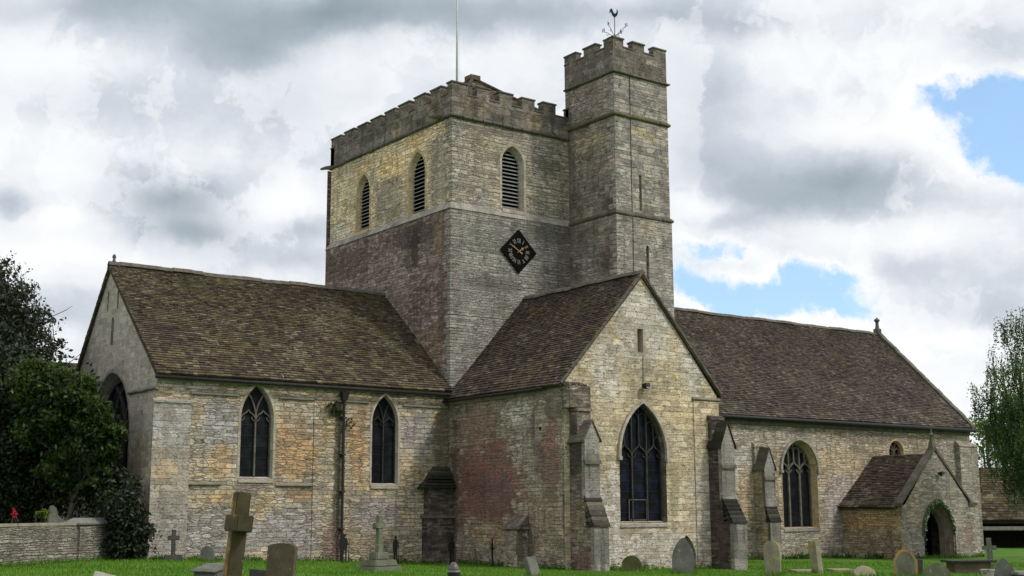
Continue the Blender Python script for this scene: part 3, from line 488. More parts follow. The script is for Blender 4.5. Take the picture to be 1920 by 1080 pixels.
def bars_in(mb, axis, val, sgn, pts, w, d):
    mb.bar([P(axis, val, *p) for p in pts], nrm(axis, sgn), w, d)
def curve_arc(cx, cz, Rr, t0, t1, n=10): return [(cx + Rr * math.cos(t0 + (t1 - t0) * i / n), cz + Rr * math.sin(t0 + (t1 - t0) * i / n)) for i in range(n + 1)]
def window(name, axis, val, sgn, c, a, sill, spring, apex, depth, splay, fm, gm, tm, lights=2, style='y', hood=None, band=.13, mw=.075, sillm=None, cross=None, label=None):
    """sgn = outward direction along the axis normal; returns the wall hole"""
    inw = -sgn; out = arch(c, a, sill, spring, apex); ai = a - splay; apI = apex - splay * 1.2; sI = sill + .06
    inn = arch(c, ai, sI, spring, apI)
    vi = val + inw * depth
    fr = MB(); prd = val + sgn * .012
    if band:
        big = arch(c, a + band, sill, spring, apex + band * 1.25); ring(fr, axis, prd, big[1:] + big[:1], prd, out[1:] + out[:1], False)
        ring(fr, axis, val - sgn * .03, big, prd, big)
    else: prd = val
    n = len(out); mid = [((o[0] * .45 + i[0] * .55), (o[1] * .45 + i[1] * .55)) for o, i in zip(out, inn)]
    vm = val + inw * depth * .55
    ring(fr, axis, prd, out, vm, mid)                       # chamfer
    m2 = [(x * .8 + i[0] * .2, z * .8 + i[1] * .2) for (x, z), i in zip(mid, inn)]
    ring(fr, axis, vm, mid, vm + inw * .03, m2); ring(fr, axis, vm + inw * .03, m2, vi + inw * .02, inn)
    w = part(fr, name, M[fm]);
    if label: w['label'] = label
    sl = MB(); ax2 = lambda u, v, z: P(axis, v, u, z)
    sl.hexa([ax2(c - a - band * .5, val + sgn * .05, sill - .16), ax2(c + a + band * .5, val + sgn * .05, sill - .16), ax2(c + a + band * .5, vi, sill - .16), ax2(c - a - band * .5, vi, sill - .16)],
            [ax2(c - a - band * .5, val + sgn * .05, sill - .03), ax2(c + a + band * .5, val + sgn * .05, sill - .03), ax2(c + a + band * .5, vi, sill + .07), ax2(c - a - band * .5, vi, sill + .07)])
    sl.build('sill', M[sillm or fm], w)
    g = MB(); sheet(g, axis, vi + inw * .05, arch(c, ai + .05, sI - .04, spring, apI + .06)); g.build('glass', M[gm], w)
    if lights:
        t = MB(); vt = vi - inw * .05; d = .11; lw = 2 * ai / lights; a1 = ai; r1 = apI - spring; Rr = max(a1, (a1 * a1 + r1 * r1) / (2 * a1))
        for k in range(1, lights):
            u = c - ai + lw * k; bars_in(t, axis, vt, sgn, [(u, sI - .02), (u, spring)], mw, d)
            if style == 'y':
                for sd in (-1, 1):
                    pts = []
                    for i in range(15):
                        th = 1.25 * i / 14; x = u + sd * (Rr - Rr * math.cos(th)); z = spring + Rr * math.sin(th)
                        if z > archhalf(c, ai, spring, apI, x) - .02: break
                        pts.append((x, z))
                    if len(pts) > 1: bars_in(t, axis, vt - inw * .004 * sd, sgn, pts, mw * .85, d * .9)
            else:
                bars_in(t, axis, vt, sgn, [(u, spring), (u, archhalf(c, ai, spring, apI, u))], mw * .7, d)
        for k in range(lights):
            u = c - ai + lw * (k + .5); hw = lw / 2 - .005; z0 = spring - .12
            top = min(z0 + hw * 1.35, archhalf(c, ai, spring, apI, u) - .1)
            h = [(u - hw, z0), (u - hw * .92, z0 + (top - z0) * .35), (u - hw * .6, z0 + (top - z0) * .62), (u - hw * .22, z0 + (top - z0) * .78), (u, top), (u + hw * .22, z0 + (top - z0) * .78), (u + hw * .6, z0 + (top - z0) * .62), (u + hw * .92, z0 + (top - z0) * .35), (u + hw, z0)]
            h = [(x, min(z, archhalf(c, ai, spring, apI, x) - .015) if z > spring else z) for x, z in h]
            bars_in(t, axis, vt - inw * .008, sgn, h, mw * .7, d * .8)
            for sd in (-1, 1):   # cusps
                bars_in(t, axis, vt + inw * .012, sgn, [(u + sd * hw * .95, z0 - .02), (u + sd * hw * .55, z0 + .06), (u + sd * hw * .5, z0 + .16)], mw * .5, d * .5)
            if style == 'perp':
                zt = archhalf(c, ai, spring, apI, u)
                if zt - top > .1: bars_in(t, axis, vt, sgn, [(u, top), (u, zt)], mw * .6, d * .8)
                for sd in (-1, 1):
                    x = u + sd * lw / 4; zt = archhalf(c, ai, spring, apI, x); q = zt - .28
                    if q > top - .1: bars_in(t, axis, vt + inw * .01, sgn, [(x - lw / 4 + .02, q - .12), (x - lw / 6, q), (x, q + .1), (x + lw / 6, q), (x + lw / 4 - .02, q - .12)], mw * .5, d * .6)
            elif lights == 2:
                pass
        inn2 = arch(c, ai - mw * .25, sI, spring, apI - mw * .3); bars_in(t, axis, vt + inw * .006, sgn, inn2[1:] + inn2[:1], mw * .6, d * .8)
        t.build('tracery', M[tm], w)
        sb = MB()                                          # saddle bars
        z = sI + .35
        while z < spring: bars_in(sb, axis, vi + inw * .03, sgn, [(c - ai, z), (c + ai, z)], .022, .02); z += .42
        sb.build('saddle_bars', M['iron'], w)
    if cross:
        q = MB(); x0, x1, z0, z1 = cross
        for p in ([(x0, z0), (x1, z0)], [(x0, z1), (x1, z1)], [(x0, z0), (x0, z1)], [(x1, z0), (x1, z1)]): bars_in(q, axis, vi - inw * .02, sgn, p, .035, .03)
        q.build('casement', M['tracery'], w)
    if hood:
        hm, hw, drop = hood; hh = MB(); o2 = arch(c, a + band + .03, spring - drop, spring, apex + (band + .03) * 1.25, 12); pts = o2[1:] + o2[:1]
        hh.bar([P(axis, val + sgn * .11, *p) for p in pts], nrm(axis, sgn), hw, .125)
        for u in (c - a - band - .03, c + a + band + .03):
            hh.obox(P(axis, val + sgn * .05, u, spring - drop - .05), P(axis, 0, hw * .7, 0), P(axis, .09, 0, 0), Vector((0, 0, .07)))
        hh.build('hood_mould', M[hm], w)
    return out
def slit(name, axis, val, sgn, c, hw, z0, z1, fm, pointed=False, depth=.3, band=.10):
    out = arch(c, hw, z0, z1 - hw * 1.6, z1, 4) if pointed else [(c - hw, z0), (c + hw, z0), (c + hw, z1), (c - hw, z1)]
    f = MB(); prd = val + sgn * .008
    ring(f, axis, prd, out, val - sgn * depth, out)
    if band: 
        x0, x1, y0, y1 = c - hw - band, c + hw + band, z0 - band, z1 + band
        big = [(x0, y0), (x1, y0), (x1, y1), (x0, y1)]
        if not pointed: ring(f, axis, prd, big, prd, out); ring(f, axis, val - sgn * .03, big, prd, big)
    w = part(f, name, M[fm]); g = MB(); sheet(g, axis, val - sgn * depth, [(c - hw - .02, z0 - .02), (c + hw + .02, z0 - .02), (c + hw + .02, z1 + .02), (c - hw - .02, z1 + .02)]); g.build('opening', M['dark'], w)  # black sheet painted as the dark depth behind the slit
    return out
def louvre_window(axis, val, sgn, c, a, sill, spring, apex, fm, n=15, depth=.3):
    out = arch(c, a, sill, spring, apex); ai = a - .09; sp2 = spring - .05; ap2 = apex - .18; inn = arch(c, ai, sill + .12, sp2, ap2); inw = -sgn
    f = MB(); prd = val + sgn * .012; big = arch(c, a + .13, sill, spring, apex + .17)
    ring(f, axis, prd, big[1:] + big[:1], prd, out[1:] + out[:1], False); ring(f, axis, val - sgn * .03, big, prd, big)
    vm = val + inw * depth * .5; mid = [(x + (c - x) * .08, z + ((sill + spring) / 2 - z) * .03) for x, z in out]
    ring(f, axis, prd, out, vm, mid); ring(f, axis, vm, mid, val + inw * depth, inn)
    w = part(f, 'belfry_window', M[fm])
    b = MB(); sheet(b, axis, val + inw * (depth + .5), arch(c, ai + .3, sill - .1, spring, apex + .2)); b.build('opening', M['dark'], w)  # black sheet painted as the unlit space behind the louvres
    z0 = sill + .16; st = (ap2 - z0) / n
    for i in range(n):
        z = z0 + st * i; half = min(ai, ai if z < sp2 else next((ai * t / 40 for t in range(40, 0, -1) if archhalf(c, ai, sp2, ap2, c + ai * t / 40) > z + .03), .05))
        s = MB(); 
        lo = [P(axis, val + inw * (depth - .10), c - half, z - .045), P(axis, val + inw * (depth - .10), c + half, z - .045), P(axis, val + inw * (depth + .16), c + half, z + .085), P(axis, val + inw * (depth + .16), c - half, z + .085)]
        s.hexa(lo, [q + Vector((0, 0, .035)) for q in lo]); s.build('louvre', M['louvre'], w)
    sl = MB(); q = lambda u, v, z: P(axis, v, u, z)
    sl.hexa([q(c - a, prd + sgn * .05, sill - .2), q(c + a, prd + sgn * .05, sill - .2), q(c + a, val + inw * depth, sill - .2), q(c - a, val + inw * depth, sill - .2)],
            [q(c - a, prd + sgn * .05, sill - .05), q(c + a, prd + sgn * .05, sill - .05), q(c + a, val + inw * depth, sill + .14), q(c - a, val + inw * depth, sill + .14)])
    sl.build('sill', M[fm], w)
    return out
def wallsheet(name, axis, val, outline, holes, mat, thick=None):
    mb = MB(); sheet(mb, axis, val, outline, holes); return part(mb, name, M[mat])
def quoins(name, x, y, z0, z1, sx, sy, mat, prd=.02, seed=1):
    """dressed corner stones at a vertical corner; sx, sy = directions in which the two walls run away from it"""
    rr = random.Random(seed); mb = MB(); z = z0; i = 0
    while z < z1 - .1:
        h = rr.uniform(.22, .36); h = min(h, z1 - z); lx, ly = (rr.uniform(.42, .6), rr.uniform(.2, .3)) if i % 2 else (rr.uniform(.2, .3), rr.uniform(.42, .6)); p = prd + rr.uniform(-.008, .008)
        x0, x1 = sorted((x - sx * p, x + sx * lx)); y0, y1 = sorted((y - sy * p, y + sy * ly)); mb.box(x0, x1, y0, y1, z + .006, z + h - .006); z += h; i += 1
    return part(mb, name, M[mat], bevel=.012)
def string_course(pts, zc, h, prj, mat, name='string_course'):
    """moulded band following a horizontal polyline (outer wall line), projecting outwards to the right of travel"""
    mb = MB(); n = len(pts); offs = []
    for i in range(n):
        d0 = (Vector(pts[i]) - Vector(pts[i - 1])).normalized() if i else None; d1 = (Vector(pts[i + 1]) - Vector(pts[i])).normalized() if i < n - 1 else None
        n0 = Vector((d0.y, -d0.x)) if d0 else None; n1 = Vector((d1.y, -d1.x)) if d1 else None
        offs.append((n0 + n1) if d0 and d1 else (n0 or n1))
    prof = [(-.05, h * .75), (.15 * prj, h * .62), (prj, h * .1), (prj, -h * .22), (.55 * prj, -h * .5), (-.05, -h * .6)]
    for i in range(n - 1):
        A, B = Vector(pts[i]), Vector(pts[i + 1]); m = max(1, int((B - A).length / .55))
        for j in range(m):
            t0, t1 = j / m, (j + 1) / m - (.006 if j < m - 1 else 0); q = random.uniform(.72, 1.08) if 0 < j < m - 1 else 1; dz = random.uniform(-.012, .012) if 0 < j < m - 1 else 0
            P0, P1, o0, o1 = A.lerp(B, t0), A.lerp(B, t1), offs[i].lerp(offs[i + 1], t0) if j else offs[i], offs[i].lerp(offs[i + 1], t1) if j == m - 1 else None
            d = (B - A).normalized(); nn = Vector((d.y, -d.x)); o0 = offs[i] if j == 0 else nn; o1 = offs[i + 1] if j == m - 1 else nn
            mb.hexa([(P0.x + o0.x * p * q, P0.y + o0.y * p * q, zc + z + dz) for p, z in prof], [(P1.x + o1.x * p * q, P1.y + o1.y * p * q, zc + z + dz) for p, z in prof])
    return part(mb, name, M[mat])

# ---- eastern arm (chancel)
h1 = window('window', 'y', 0, -1, -9.10, .70, 2.93, 5.30, 6.62, .20, .055, 'dressed', 'glass', 'tracery', 2, band=.10, mw=.06, label='two light pointed window under the eaves beside the corner pilaster')
h2 = window('window', 'y', 0, -1, -3.25, .64, 2.73, 5.30, 6.48, .20, .055, 'dressed', 'glass', 'tracery_dark', 2, band=.09, mw=.035, label='two light pointed window between downpipe and tower corner')
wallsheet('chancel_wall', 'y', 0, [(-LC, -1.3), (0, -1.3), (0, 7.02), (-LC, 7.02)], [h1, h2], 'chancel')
h3 = window('window', 'x', -LC, -1, 5.02, 2.3, 2.2, 4.75, 7.3, .42, .25, 'dressed_grey', 'glass', 'tracery_dark', 3, 'y', hood=None, band=.12, mw=.14, label='great pointed window in the grey gable')
s1 = slit('slit_window', 'x', -LC, -1, 5.92, .07, 9.95, 10.75, 'dressed_grey', band=0); s2 = slit('slit_window', 'x', -LC, -1, 4.72, .08, 9.9, 10.68, 'dressed_grey', band=0); s3 = slit('slit_window', 'x', -LC, -1, 5.22, .15, 8.45, 9.62, 'dressed_grey', True, band=0)
wallsheet('gable_wall', 'x', -LC, [(0, -1.3), (10.05, -1.3), (10.05, 6.8), (5.74, 11.86), (0, 7.0)], [h3, s1, s2, s3], 'gable_e')
mb = MB(); mb.box(-LC + 1.2, -.2, 1.2, 9, -1, 6.6); part(mb, 'light_block_core', M['dark'])  # added dark box, unseen, keeps light from passing through the chancel
wallsheet('chancel_wall', 'y', 10.05, [(-LC, -1.3), (0, -1.3), (0, 6.8), (-LC, 6.8)], [], 'gable_e')
run, rise = 5.74 + .3, 11.9 - 6.8
mb = MB(); slate_roof(mb, (-LC - .13, -.3, 6.8), (1, 0, 0), (0, run, rise), LC + .15, math.hypot(run, rise) + .02, .175, .10, .25)
rf = part(mb, 'chancel_roof', M['roof_a'], rnd=True, uv=False)
mb = MB(); run2 = 10.35 - 5.74; slate_roof(mb, (-LC - .13, 10.35, 6.5), (1, 0, 0), (0, -run2, 11.9 - 6.5), LC + .15, math.hypot(run2, 5.4), .3, .3, .5); mb.build('roof_slope', M['roof_a'], rf, rnd=True, uv=False)
mb = MB(); ridge_tiles(mb, (-LC - .13, 5.74, 11.96), (.1, 5.74, 11.96)); mb.build('ridge', M['string'], rf)
mb = MB(); mb.lathe((-LC + .1, 5.74, 12.0), [(.09, 0), (.07, .08), (.05, .16), (.09, .22), (.07, .3), (.02, .36)], 8); part(mb, 'finial', M['string'], smooth=True)
mb = MB(); mb.tube([(-LC - .2, -.36, 6.66), (0, -.36, 6.62)], .07, 8); part(mb, 'gutter', M['iron_brown'], smooth=True)
mb = MB(); mb.box(-LC + .05, -.02, -.06, .02, 6.56, 6.98); part(mb, 'eaves_course', M['string_pale'])
# clasping corner pilaster, mid pilaster
def pilaster(x0, x1, prd, z1, mat, side=None):
    mb = MB(); mb.hexa([(x0, -prd, -1.3), (x1, -prd, -1.3), (x1, .02, -1.3), (x0, .02, -1.3)], [(x0, -prd, z1), (x1, -prd, z1), (x1, .02, z1), (x0, .02, z1)])
    mb.hexa([(x0 - .01, -prd - .04, z1), (x1 + .03, -prd - .04, z1), (x1 + .03, .02, z1), (x0 - .01, .02, z1)], [(x0 - .01, -prd - .03, z1 + .07), (x1 + .03, -prd - .03, z1 + .07), (x1 + .03, .02, z1 + .17), (x0 - .01, .02, z1 + .17)])
    return part(mb, 'pilaster', M[mat])
M['pil'] = stone('pilaster_ashlar', [(0, (.20, .19, .155)), (.3, (.265, .25, .20)), (.55, (.325, .305, .24)), (.8, (.38, .355, .275)), (1, (.45, .43, .35))], .44, .24, rub=False, rough=.3, warp=.02, ms=.008, joint=.4, streak=.25, second=OCHRE, secthr=.6, patches=[((-12.6, 5.0, 1.2, 1.2), (.28, .285, .27), .8), ((-12.5, .7, 1.2, 1.4), (.25, .245, .225), .7), ((-12.6, 2.0, .5, .8), (.19, .18, .16), .6), ((-6.0, 5.0, .7, 1.2), (.33, .30, .22), .6), ((-6.0, 1, .7, 1.6), (.29, .28, .25), .6), ((-12.9, 3.3, .5, .8), (.30, .22, .12), .5)])
pilaster(-LC - .13, -11.9, .13, 5.72, 'pil'); pilaster(-6.62, -5.62, .035, 6.15, 'chancel')
mb = MB(); mb.box(-LC - .129, -LC + .02, .025, .95, -1.3, 5.7); part(mb, 'pilaster', M['gable_e'])
for x0, x1, z in ((-11.9, -10.55, 2.70), (-8.25, -6.65, 2.68), (-11.9, -9.95, 6.13), (-8.2, -6.65, 6.13), (-5.6, -4.1, 6.13), (-2.4, -.1, 6.08)):
    string_course([(x0, 0), (x1, 0)], z, .11, .09, 'string_pale')
string_course([(-LC, 2.85), (-LC, -.13)], 6.28, .14, .11, 'string_pale')
# downpipe with hopper
mb = MB(); mb.tube([(-5.33, -.17, 6.3), (-5.33, -.17, -.45)], .055, 10); mb.hexa([(-5.43, -.27, 6.15), (-5.23, -.27, 6.15), (-5.23, -.06, 6.15), (-5.43, -.06, 6.15)], [(-5.5, -.34, 6.5), (-5.16, -.34, 6.5), (-5.16, -.06, 6.5), (-5.5, -.06, 6.5)])
for z in (5.4, 3.9, 2.4, .9): mb.box(-5.42, -5.24, -.25, -.0, z, z + .07)
part(mb, 'downpipe', M['iron_brown'], smooth=False)

# ---- southern arm (transept)
g1 = window('window', 'y', -LT, -1, 4.10, 1.27, 1.13, 3.85, 5.95, .26, .07, 'dressed_dark', 'glass_blue', 'tracery_dark', 3, 'perp', hood=('dressed', .12, .12), band=.0, mw=.06, sillm='dressed', cross=(3.52, 4.46, 1.25, 2.05), label='three light pointed window with stone hood in the south gable')
g2 = slit('slit_window', 'y', -LT, -1, 4.09, .155, 8.0, 8.98, 'dressed', band=.14)
dn = arch(6.42, .52, -1.29, -.35, .62); 
wallsheet('transept_gable_wall', 'y', -LT, [(0, -1.3), (WT, -1.3), (WT, 6.42), (4.21, 11.3), (0, 6.5)], [g1, g2, dn], 'transept_gable')
mb = MB(); ring(mb, 'y', -LT, dn, -LT + .45, arch(6.42, .46, -1.29, -.35, .55)); nw = part(mb, 'blocked_doorway', M['dressed_grey']); mb = MB(); sheet(mb, 'y', -LT + .45, arch(6.42, .5, -1.29, -.35, .6)); mb.build('dark_backing', M['dark'], nw)  # black sheet painted as the shade inside the recess
wallsheet('transept_wall', 'x', 0, [(-LT, -1.3), (0, -1.3), (0, 6.6), (-LT, 6.55)], [], 'transept_side')
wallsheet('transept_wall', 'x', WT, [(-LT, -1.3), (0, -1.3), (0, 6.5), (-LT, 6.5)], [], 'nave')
mb = MB(); mb.box(1, WT - 1, -LT + 1, 1, -1, 6.4); part(mb, 'light_block_core', M['dark'])  # added dark box, unseen, blocks light inside the transept
run, rise = 4.21 + .28, 11.33 - 6.46; L = math.hypot(run, rise)
mb = MB(); slate_roof(mb, (-.28, -LT - .06, 6.46), (0, 1, 0), (run, 0, rise), LT + .06, L, .165, .10, .24); rf = part(mb, 'transept_roof', M['roof_b'], rnd=True, uv=False)
mb = MB(); slate_roof(mb, (WT + .28, -LT - .1, 6.46), (0, 1, 0), (-run, 0, rise), LT + .1, L, .165, .10, .24); mb.build('roof_slope', M['roof_b'], rf, rnd=True, uv=False)
mb = MB(); ridge_tiles(mb, (4.21, -LT - .1, 11.38), (4.21, .1, 11.38)); mb.build('ridge', M['string'], rf)
mb = MB()                                                    # verge slates on the south gable
for sx in (-1, 1):
    A = Vector((4.21 + sx * (run - .1), -LT - .13, 6.52)); B = Vector((4.21, -LT - .13, 11.32)); n = 24
    for i in range(n):
        a = A + (B - A) * (i / n) + Vector((0, random.uniform(-.015, .01), random.uniform(-.014, .014))); b = A + (B - A) * ((i + .97) / n) + Vector((0, 0, random.uniform(-.02, .02))); t = (B - A).normalized(); q = Vector((-t.z, 0, t.x)) * (-sx if sx < 0 else 1) 
        up = Vector((sx * abs(t.z), 0, abs(t.x))).normalized() * .05
        d = .20 if sx > 0 else .13
        mb.hexa([a - up * .6, b - up * .6, b - up * .6 + Vector((0, d, 0)), a - up * .6 + Vector((0, d, 0))], [a + up * 1.3, b + up * .9, b + up * .9 + Vector((0, d, 0)), a + up * 1.3 + Vector((0, d, 0))])
mb.build('verge', M['string'], rf)
mb = MB(); mb.tube([(-.33, -LT + .9, 6.38), (-.33, -.05, 6.33)], .06, 8); part(mb, 'gutter', M['iron_brown'], smooth=True)
mb = MB(); mb.box(-.07, .02, -LT + .1, -.05, 6.2, 6.56); part(mb, 'eaves_course', M['string_pale'])
mb = MB(); mb.box(-.09, .05, -LT + .002, -6.22, -1.3, 6.2); part(mb, 'pilaster', M['transept_side'])
string_course([(6.95, -LT), (WT + .12, -LT)], 6.25, .13, .11, 'string_pale')
mb = MB(); mb.box(7.0, WT + .05, -LT - .05, -LT + .3, -1.3, 6.17); part(mb, 'pilaster', M['transept_gable'])
mb = MB(); mb.box(-.1, -.0, -6.64, -6.5, 4.78, 4.9); part(mb, 'putlog_hole', M['dark'])  # black box painted as the shaded hollow of the hole

def buttress(x0, x1, yw, d1, d2, zb, zt, ze, za, zs, ztop, side, top=None):
    """stepped buttress: lower stage depth d1 to zb, weathering up to zt, upper stage depth d2 ending in a gablet (eaves ze, apex za), then a sloped head to ztop"""
    b = thing_part = MB(); y1, y2 = yw - d1, yw - d2; xm = (x0 + x1) / 2
    # lower stage and upper stage as one masonry body with side texture
    b.box(x0, x1, y1 + .012, yw + .05, -1.3, zb); b.box(x0 + .001, x1 - .001, y2 + .012, yw + .05, zb, ze)
    prof = [(x0 + .001, ze), (x1 - .001, ze), (xm, za)]
    b.raw([(x, y2 + .012, z) for x, z in prof] + [(x, yw + .02, z) for x, z in prof], [(0, 1, 2), (0, 2, 5, 3), (1, 4, 5, 2)])
    o = part(b, 'buttress', M[side])
    f = MB(); f.box(x0 - .002, x1 + .002, y1, y1 + .2, -1.3, zb - .002); f.box(x0 - .001, x1 + .001, y2, y2 + .2, zt - .1, ze)
    f.raw([(x0, y2, ze), (x1, y2, ze), (xm, y2, za - .02), (x0, y2 + .1, ze), (x1, y2 + .1, ze), (xm, y2 + .1, za - .02)], [(0, 1, 2), (0, 2, 5, 3), (1, 4, 5, 2)])
    f.build('ashlar_face', M['butt_face'], o)
    w = MB(); n = 6                                         # slated weathering
    for i in range(n):
        a, c = i / n, (i + 1) / n; ya, yc = y1 - .05 + (d1 - d2 + .06) * a, y1 - .05 + (d1 - d2 + .06) * c; zA, zC = zb - .02 + (zt - zb) * a, zb - .02 + (zt - zb) * c
        w.hexa([(x0 - .035, ya, zA - .05), (x1 + .035, ya, zA - .05), (x1 + .035, y2 + .05, zA - .05), (x0 - .035, y2 + .05, zA - .05)], [(x0 - .035, ya, zA + .03), (x1 + .035, ya, zA + .03), (x1 + .035, yc + .05, zC + .01), (x0 - .035, yc + .05, zC + .01)])
    w.build('weathering', M['roof_dark'] if side != 'buttress' else M['roof_c'], o, rnd=True)
    r = MB()                                                # gablet roof in courses
    for sx in (-1, 1):
        e = x0 - .10 if sx < 0 else x1 + .10; n = 5
        for i in range(n):
            a, c = i / n, (i + 1) / n; xa, xc = e + (xm - e) * a, e + (xm - e) * c; zl = ze - .12; zA, zC = zl + (za - zl) * a, zl + (za - zl) * c
            q = [(xa, y2 - .05, zA - .02), (xc, y2 - .05, zC - .02), (xc, yw + .02, zC - .02), (xa, yw + .02, zA - .02)]
            r.hexa(q, [(xa, y2 - .05, zA + .055), (xc, y2 - .05, zC + .03), (xc, yw + .02, zC + .03), (xa, yw + .02, zA + .055)])
    r.build('gablet', M['roof_dark'] if side == 'buttress_dark' else M['string'], o, rnd=True)
    s = MB(); s.hexa([(x0 - .05, y2 - .09, zs - .07), (x1 + .05, y2 - .09, zs - .07), (x1 + .05, y2 + .02, zs - .07), (x0 - .05, y2 + .02, zs - .07)], [(x0 - .05, y2 - .06, zs + .06), (x1 + .05, y2 - .06, zs + .06), (x1 + .05, y2 + .02, zs + .13), (x0 - .05, y2 + .02, zs + .13)])
    s.build('string_course', M['string'], o)
    if top:
        t = MB(); t.box(x0 + .02, x1 - .02, yw - top[0], yw + .02, ze + .2, ztop - .12); t.hexa([(x0 - .03, yw - top[0] - .06, ztop - .12), (x1 + .03, yw - top[0] - .06, ztop - .12), (x1 + .03, yw, ztop - .12), (x0 - .03, yw, ztop - .12)], [(x0 - .03, yw - top[0] - .05, ztop), (x1 + .03, yw - top[0] - .05, ztop), (x1 + .03, yw, ztop + .1), (x0 - .03, yw, ztop + .1)])
        t.build('buttress_head', M[side], o)
    return o
buttress(.27, 1.0, -LT, 1.4, .93, 1.1, 2.2, 4.35, 5.05, 3.45, 5.55, 'buttress', top=(.45,))
mb = MB()                                                    # mossy stump of masonry above the eastern buttress
mb.box(-.05, 1.05, -LT - .42, -LT + .4, 5.55, 6.42)
for i in range(7): mb.obox((-.0 + i * .16 + random.uniform(-.03, .03), -LT - .2 + random.uniform(-.1, .25), 6.45), (.11, .02, 0), (0, .16, .02), (0, 0, .07 + random.random() * .05))
part(mb, 'buttress_stump', M['buttress'], bevel=.03)
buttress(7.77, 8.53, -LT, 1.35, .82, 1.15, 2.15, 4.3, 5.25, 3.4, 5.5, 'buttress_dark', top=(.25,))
buttress(19.13, 19.92, 0, 1.05, .8, 1.05, 1.85, 3.75, 4.8, 3.2, 5.0, 'nave', top=(.15,))
# corner turret base between the two arms
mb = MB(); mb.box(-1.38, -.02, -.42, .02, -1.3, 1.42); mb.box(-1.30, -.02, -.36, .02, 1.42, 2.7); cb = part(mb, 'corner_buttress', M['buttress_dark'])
mb = MB(); mb.hexa([(-1.5, -.52, 1.34), (-.01, -.52, 1.34), (-.01, .02, 1.34), (-1.5, .02, 1.34)], [(-1.46, -.48, 1.43), (-.01, -.48, 1.43), (-.01, .02, 1.5), (-1.46, .02, 1.5)]); mb.build('string_course', M['string'], cb)
mb = MB(); n = 7
for i in range(n):
    a, c = i / n, (i + 1) / n; f = lambda t: (-1.62 + .78 * t + random.uniform(-.05, .05), -.62 + .56 * t + random.uniform(-.04, .04), 2.66 + .86 * t + random.uniform(-.03, .03)); xa, ya, za = f(a); xc, yc, zc = f(c)
    mb.hexa([(xa, ya, za - .05), (-.01, ya, za - .05), (-.01, .02, za - .05), (xa, .02, za - .05)], [(xa, ya, za + .03), (-.01, ya, za + .03), (-.01, yc + .06, zc + .01), (xc + .06, yc + .06, zc + .01)][:2] + [(-.01, .02, zc + .01), (xc, .02, zc + .01)])
mb.build('slated_cap', M['roof_dark'], cb, rnd=True)
# small sloped buttress on the transept flank
mb = MB(); mb.box(-.48, .02, -5.62, -4.62, -1.3, .95); sb = part(mb, 'buttress', M['transept_side'])
mb = MB(); mb.hexa([(-.58, -5.72, .9), (-.58, -4.54, .9), (.02, -4.54, .9), (.02, -5.72, .9)], [(-.56, -5.7, 1.0), (-.56, -4.56, 1.0), (.02, -4.6, 1.5), (.02, -5.66, 1.5)]); mb.build('weathering', M['buttress'], sb, bevel=.02)
# north arm, mostly hidden
wallsheet('transept_gable_wall', 'y', 19.0, [(0, -1.3), (WT, -1.3), (WT, 6.4), (4.21, 11.2), (0, 6.4)], [], 'gable_e')
wallsheet('transept_wall', 'x', 0, [(10.05, -1.3), (19, -1.3), (19, 6.4), (10.05, 6.4)], [], 'gable_e')
mb = MB(); slate_roof(mb, (-.28, 11.4, 6.3), (0, 1, 0), (run, 0, rise), 7.7, L, .35, .3, .6); slate_roof(mb, (WT + .28, 11.4, 6.3), (0, 1, 0), (-run, 0, rise), 7.7, L, .35, .3, .6); part(mb, 'transept_roof', M['roof_b'], rnd=True, uv=False)

# ---- tower
TX, TY, ZO, ZS, ZC, ZM = 10.42, 11.72, 15.15, 19.5, 20.57, 21.08
UX, UY0, UY1 = .14, .10, 11.52          # upper stage faces
wallsheet('tower_wall', 'x', .02, [(.02, 5.6), (TY, 5.6), (TY, ZO), (.02, ZO)], [], 'tower_e_low')
wallsheet('tower_wall', 'y', .02, [(.02, 5.6), (TX, 5.6), (TX, ZO), (.02, ZO)], [], 'tower_s_low')
wallsheet('tower_wall', 'x', TX, [(.02, 5.6), (TY, 5.6), (TY, ZS), (.02, ZS)], [], 'tower_s_low'); wallsheet('tower_wall', 'y', TY, [(.02, 5.6), (TX, 5.6), (TX, ZS - .1), (.02, ZS - .1)], [], 'tower_e_low')
mb = MB(); mb.hexa([(-.03, -.015, ZO - .05), (TX, -.015, ZO - .05), (TX, TY + .05, ZO - .05), (-.03, TY + .05, ZO - .05)], [(UX + .01, UY0 + .01, ZO + .3), (TX - .05, UY0 + .01, ZO + .3), (TX - .05, UY1, ZO + .3), (UX + .01, UY1, ZO + .3)]); part(mb, 'offset_course', M['dressed_grey'])
b1 = louvre_window('x', UX, -1, 8.08, .62, 15.55, 17.45, 18.42, 'dressed_ochre', 14, .24); b2 = louvre_window('x', UX, -1, 3.02, .68, 15.42, 17.4, 18.42, 'dressed_ochre', 14, .22)
b3 = louvre_window('y', UY0, -1, 3.60, .64, 15.52, 17.75, 18.6, 'dressed', 15, .36)
wallsheet('tower_wall', 'x', UX, [(UY0, ZO + .2), (UY1, ZO + .2), (UY1, ZS), (UY0, ZS)], [b1, b2], 'tower_e_up')
wallsheet('tower_wall', 'y', UY0, [(UX, ZO + .2), (TX - .03, ZO + .2), (TX - .03, ZS), (UX, ZS)], [b3], 'tower_s_up')
quoins('quoins', UX, UY0, ZO + .25, ZS - .1, 1, 1, 'tower_s_up', .012, 3); quoins('quoins', .02, .02, 7.0, ZO - .1, 1, 1, 'tower_s_low', .012, 5)
mb = MB(); mb.box(1.6, TX - 1, 1.6, TY - 1, 5.5, ZS); part(mb, 'light_block_core', M['dark'])  # added dark box, unseen, stops light and views through the tower
string_course([(UX - .02, UY1 + .1), (UX - .02, UY0 - .02), (TX, UY0 - .02)], ZS, .17, .11, 'string')
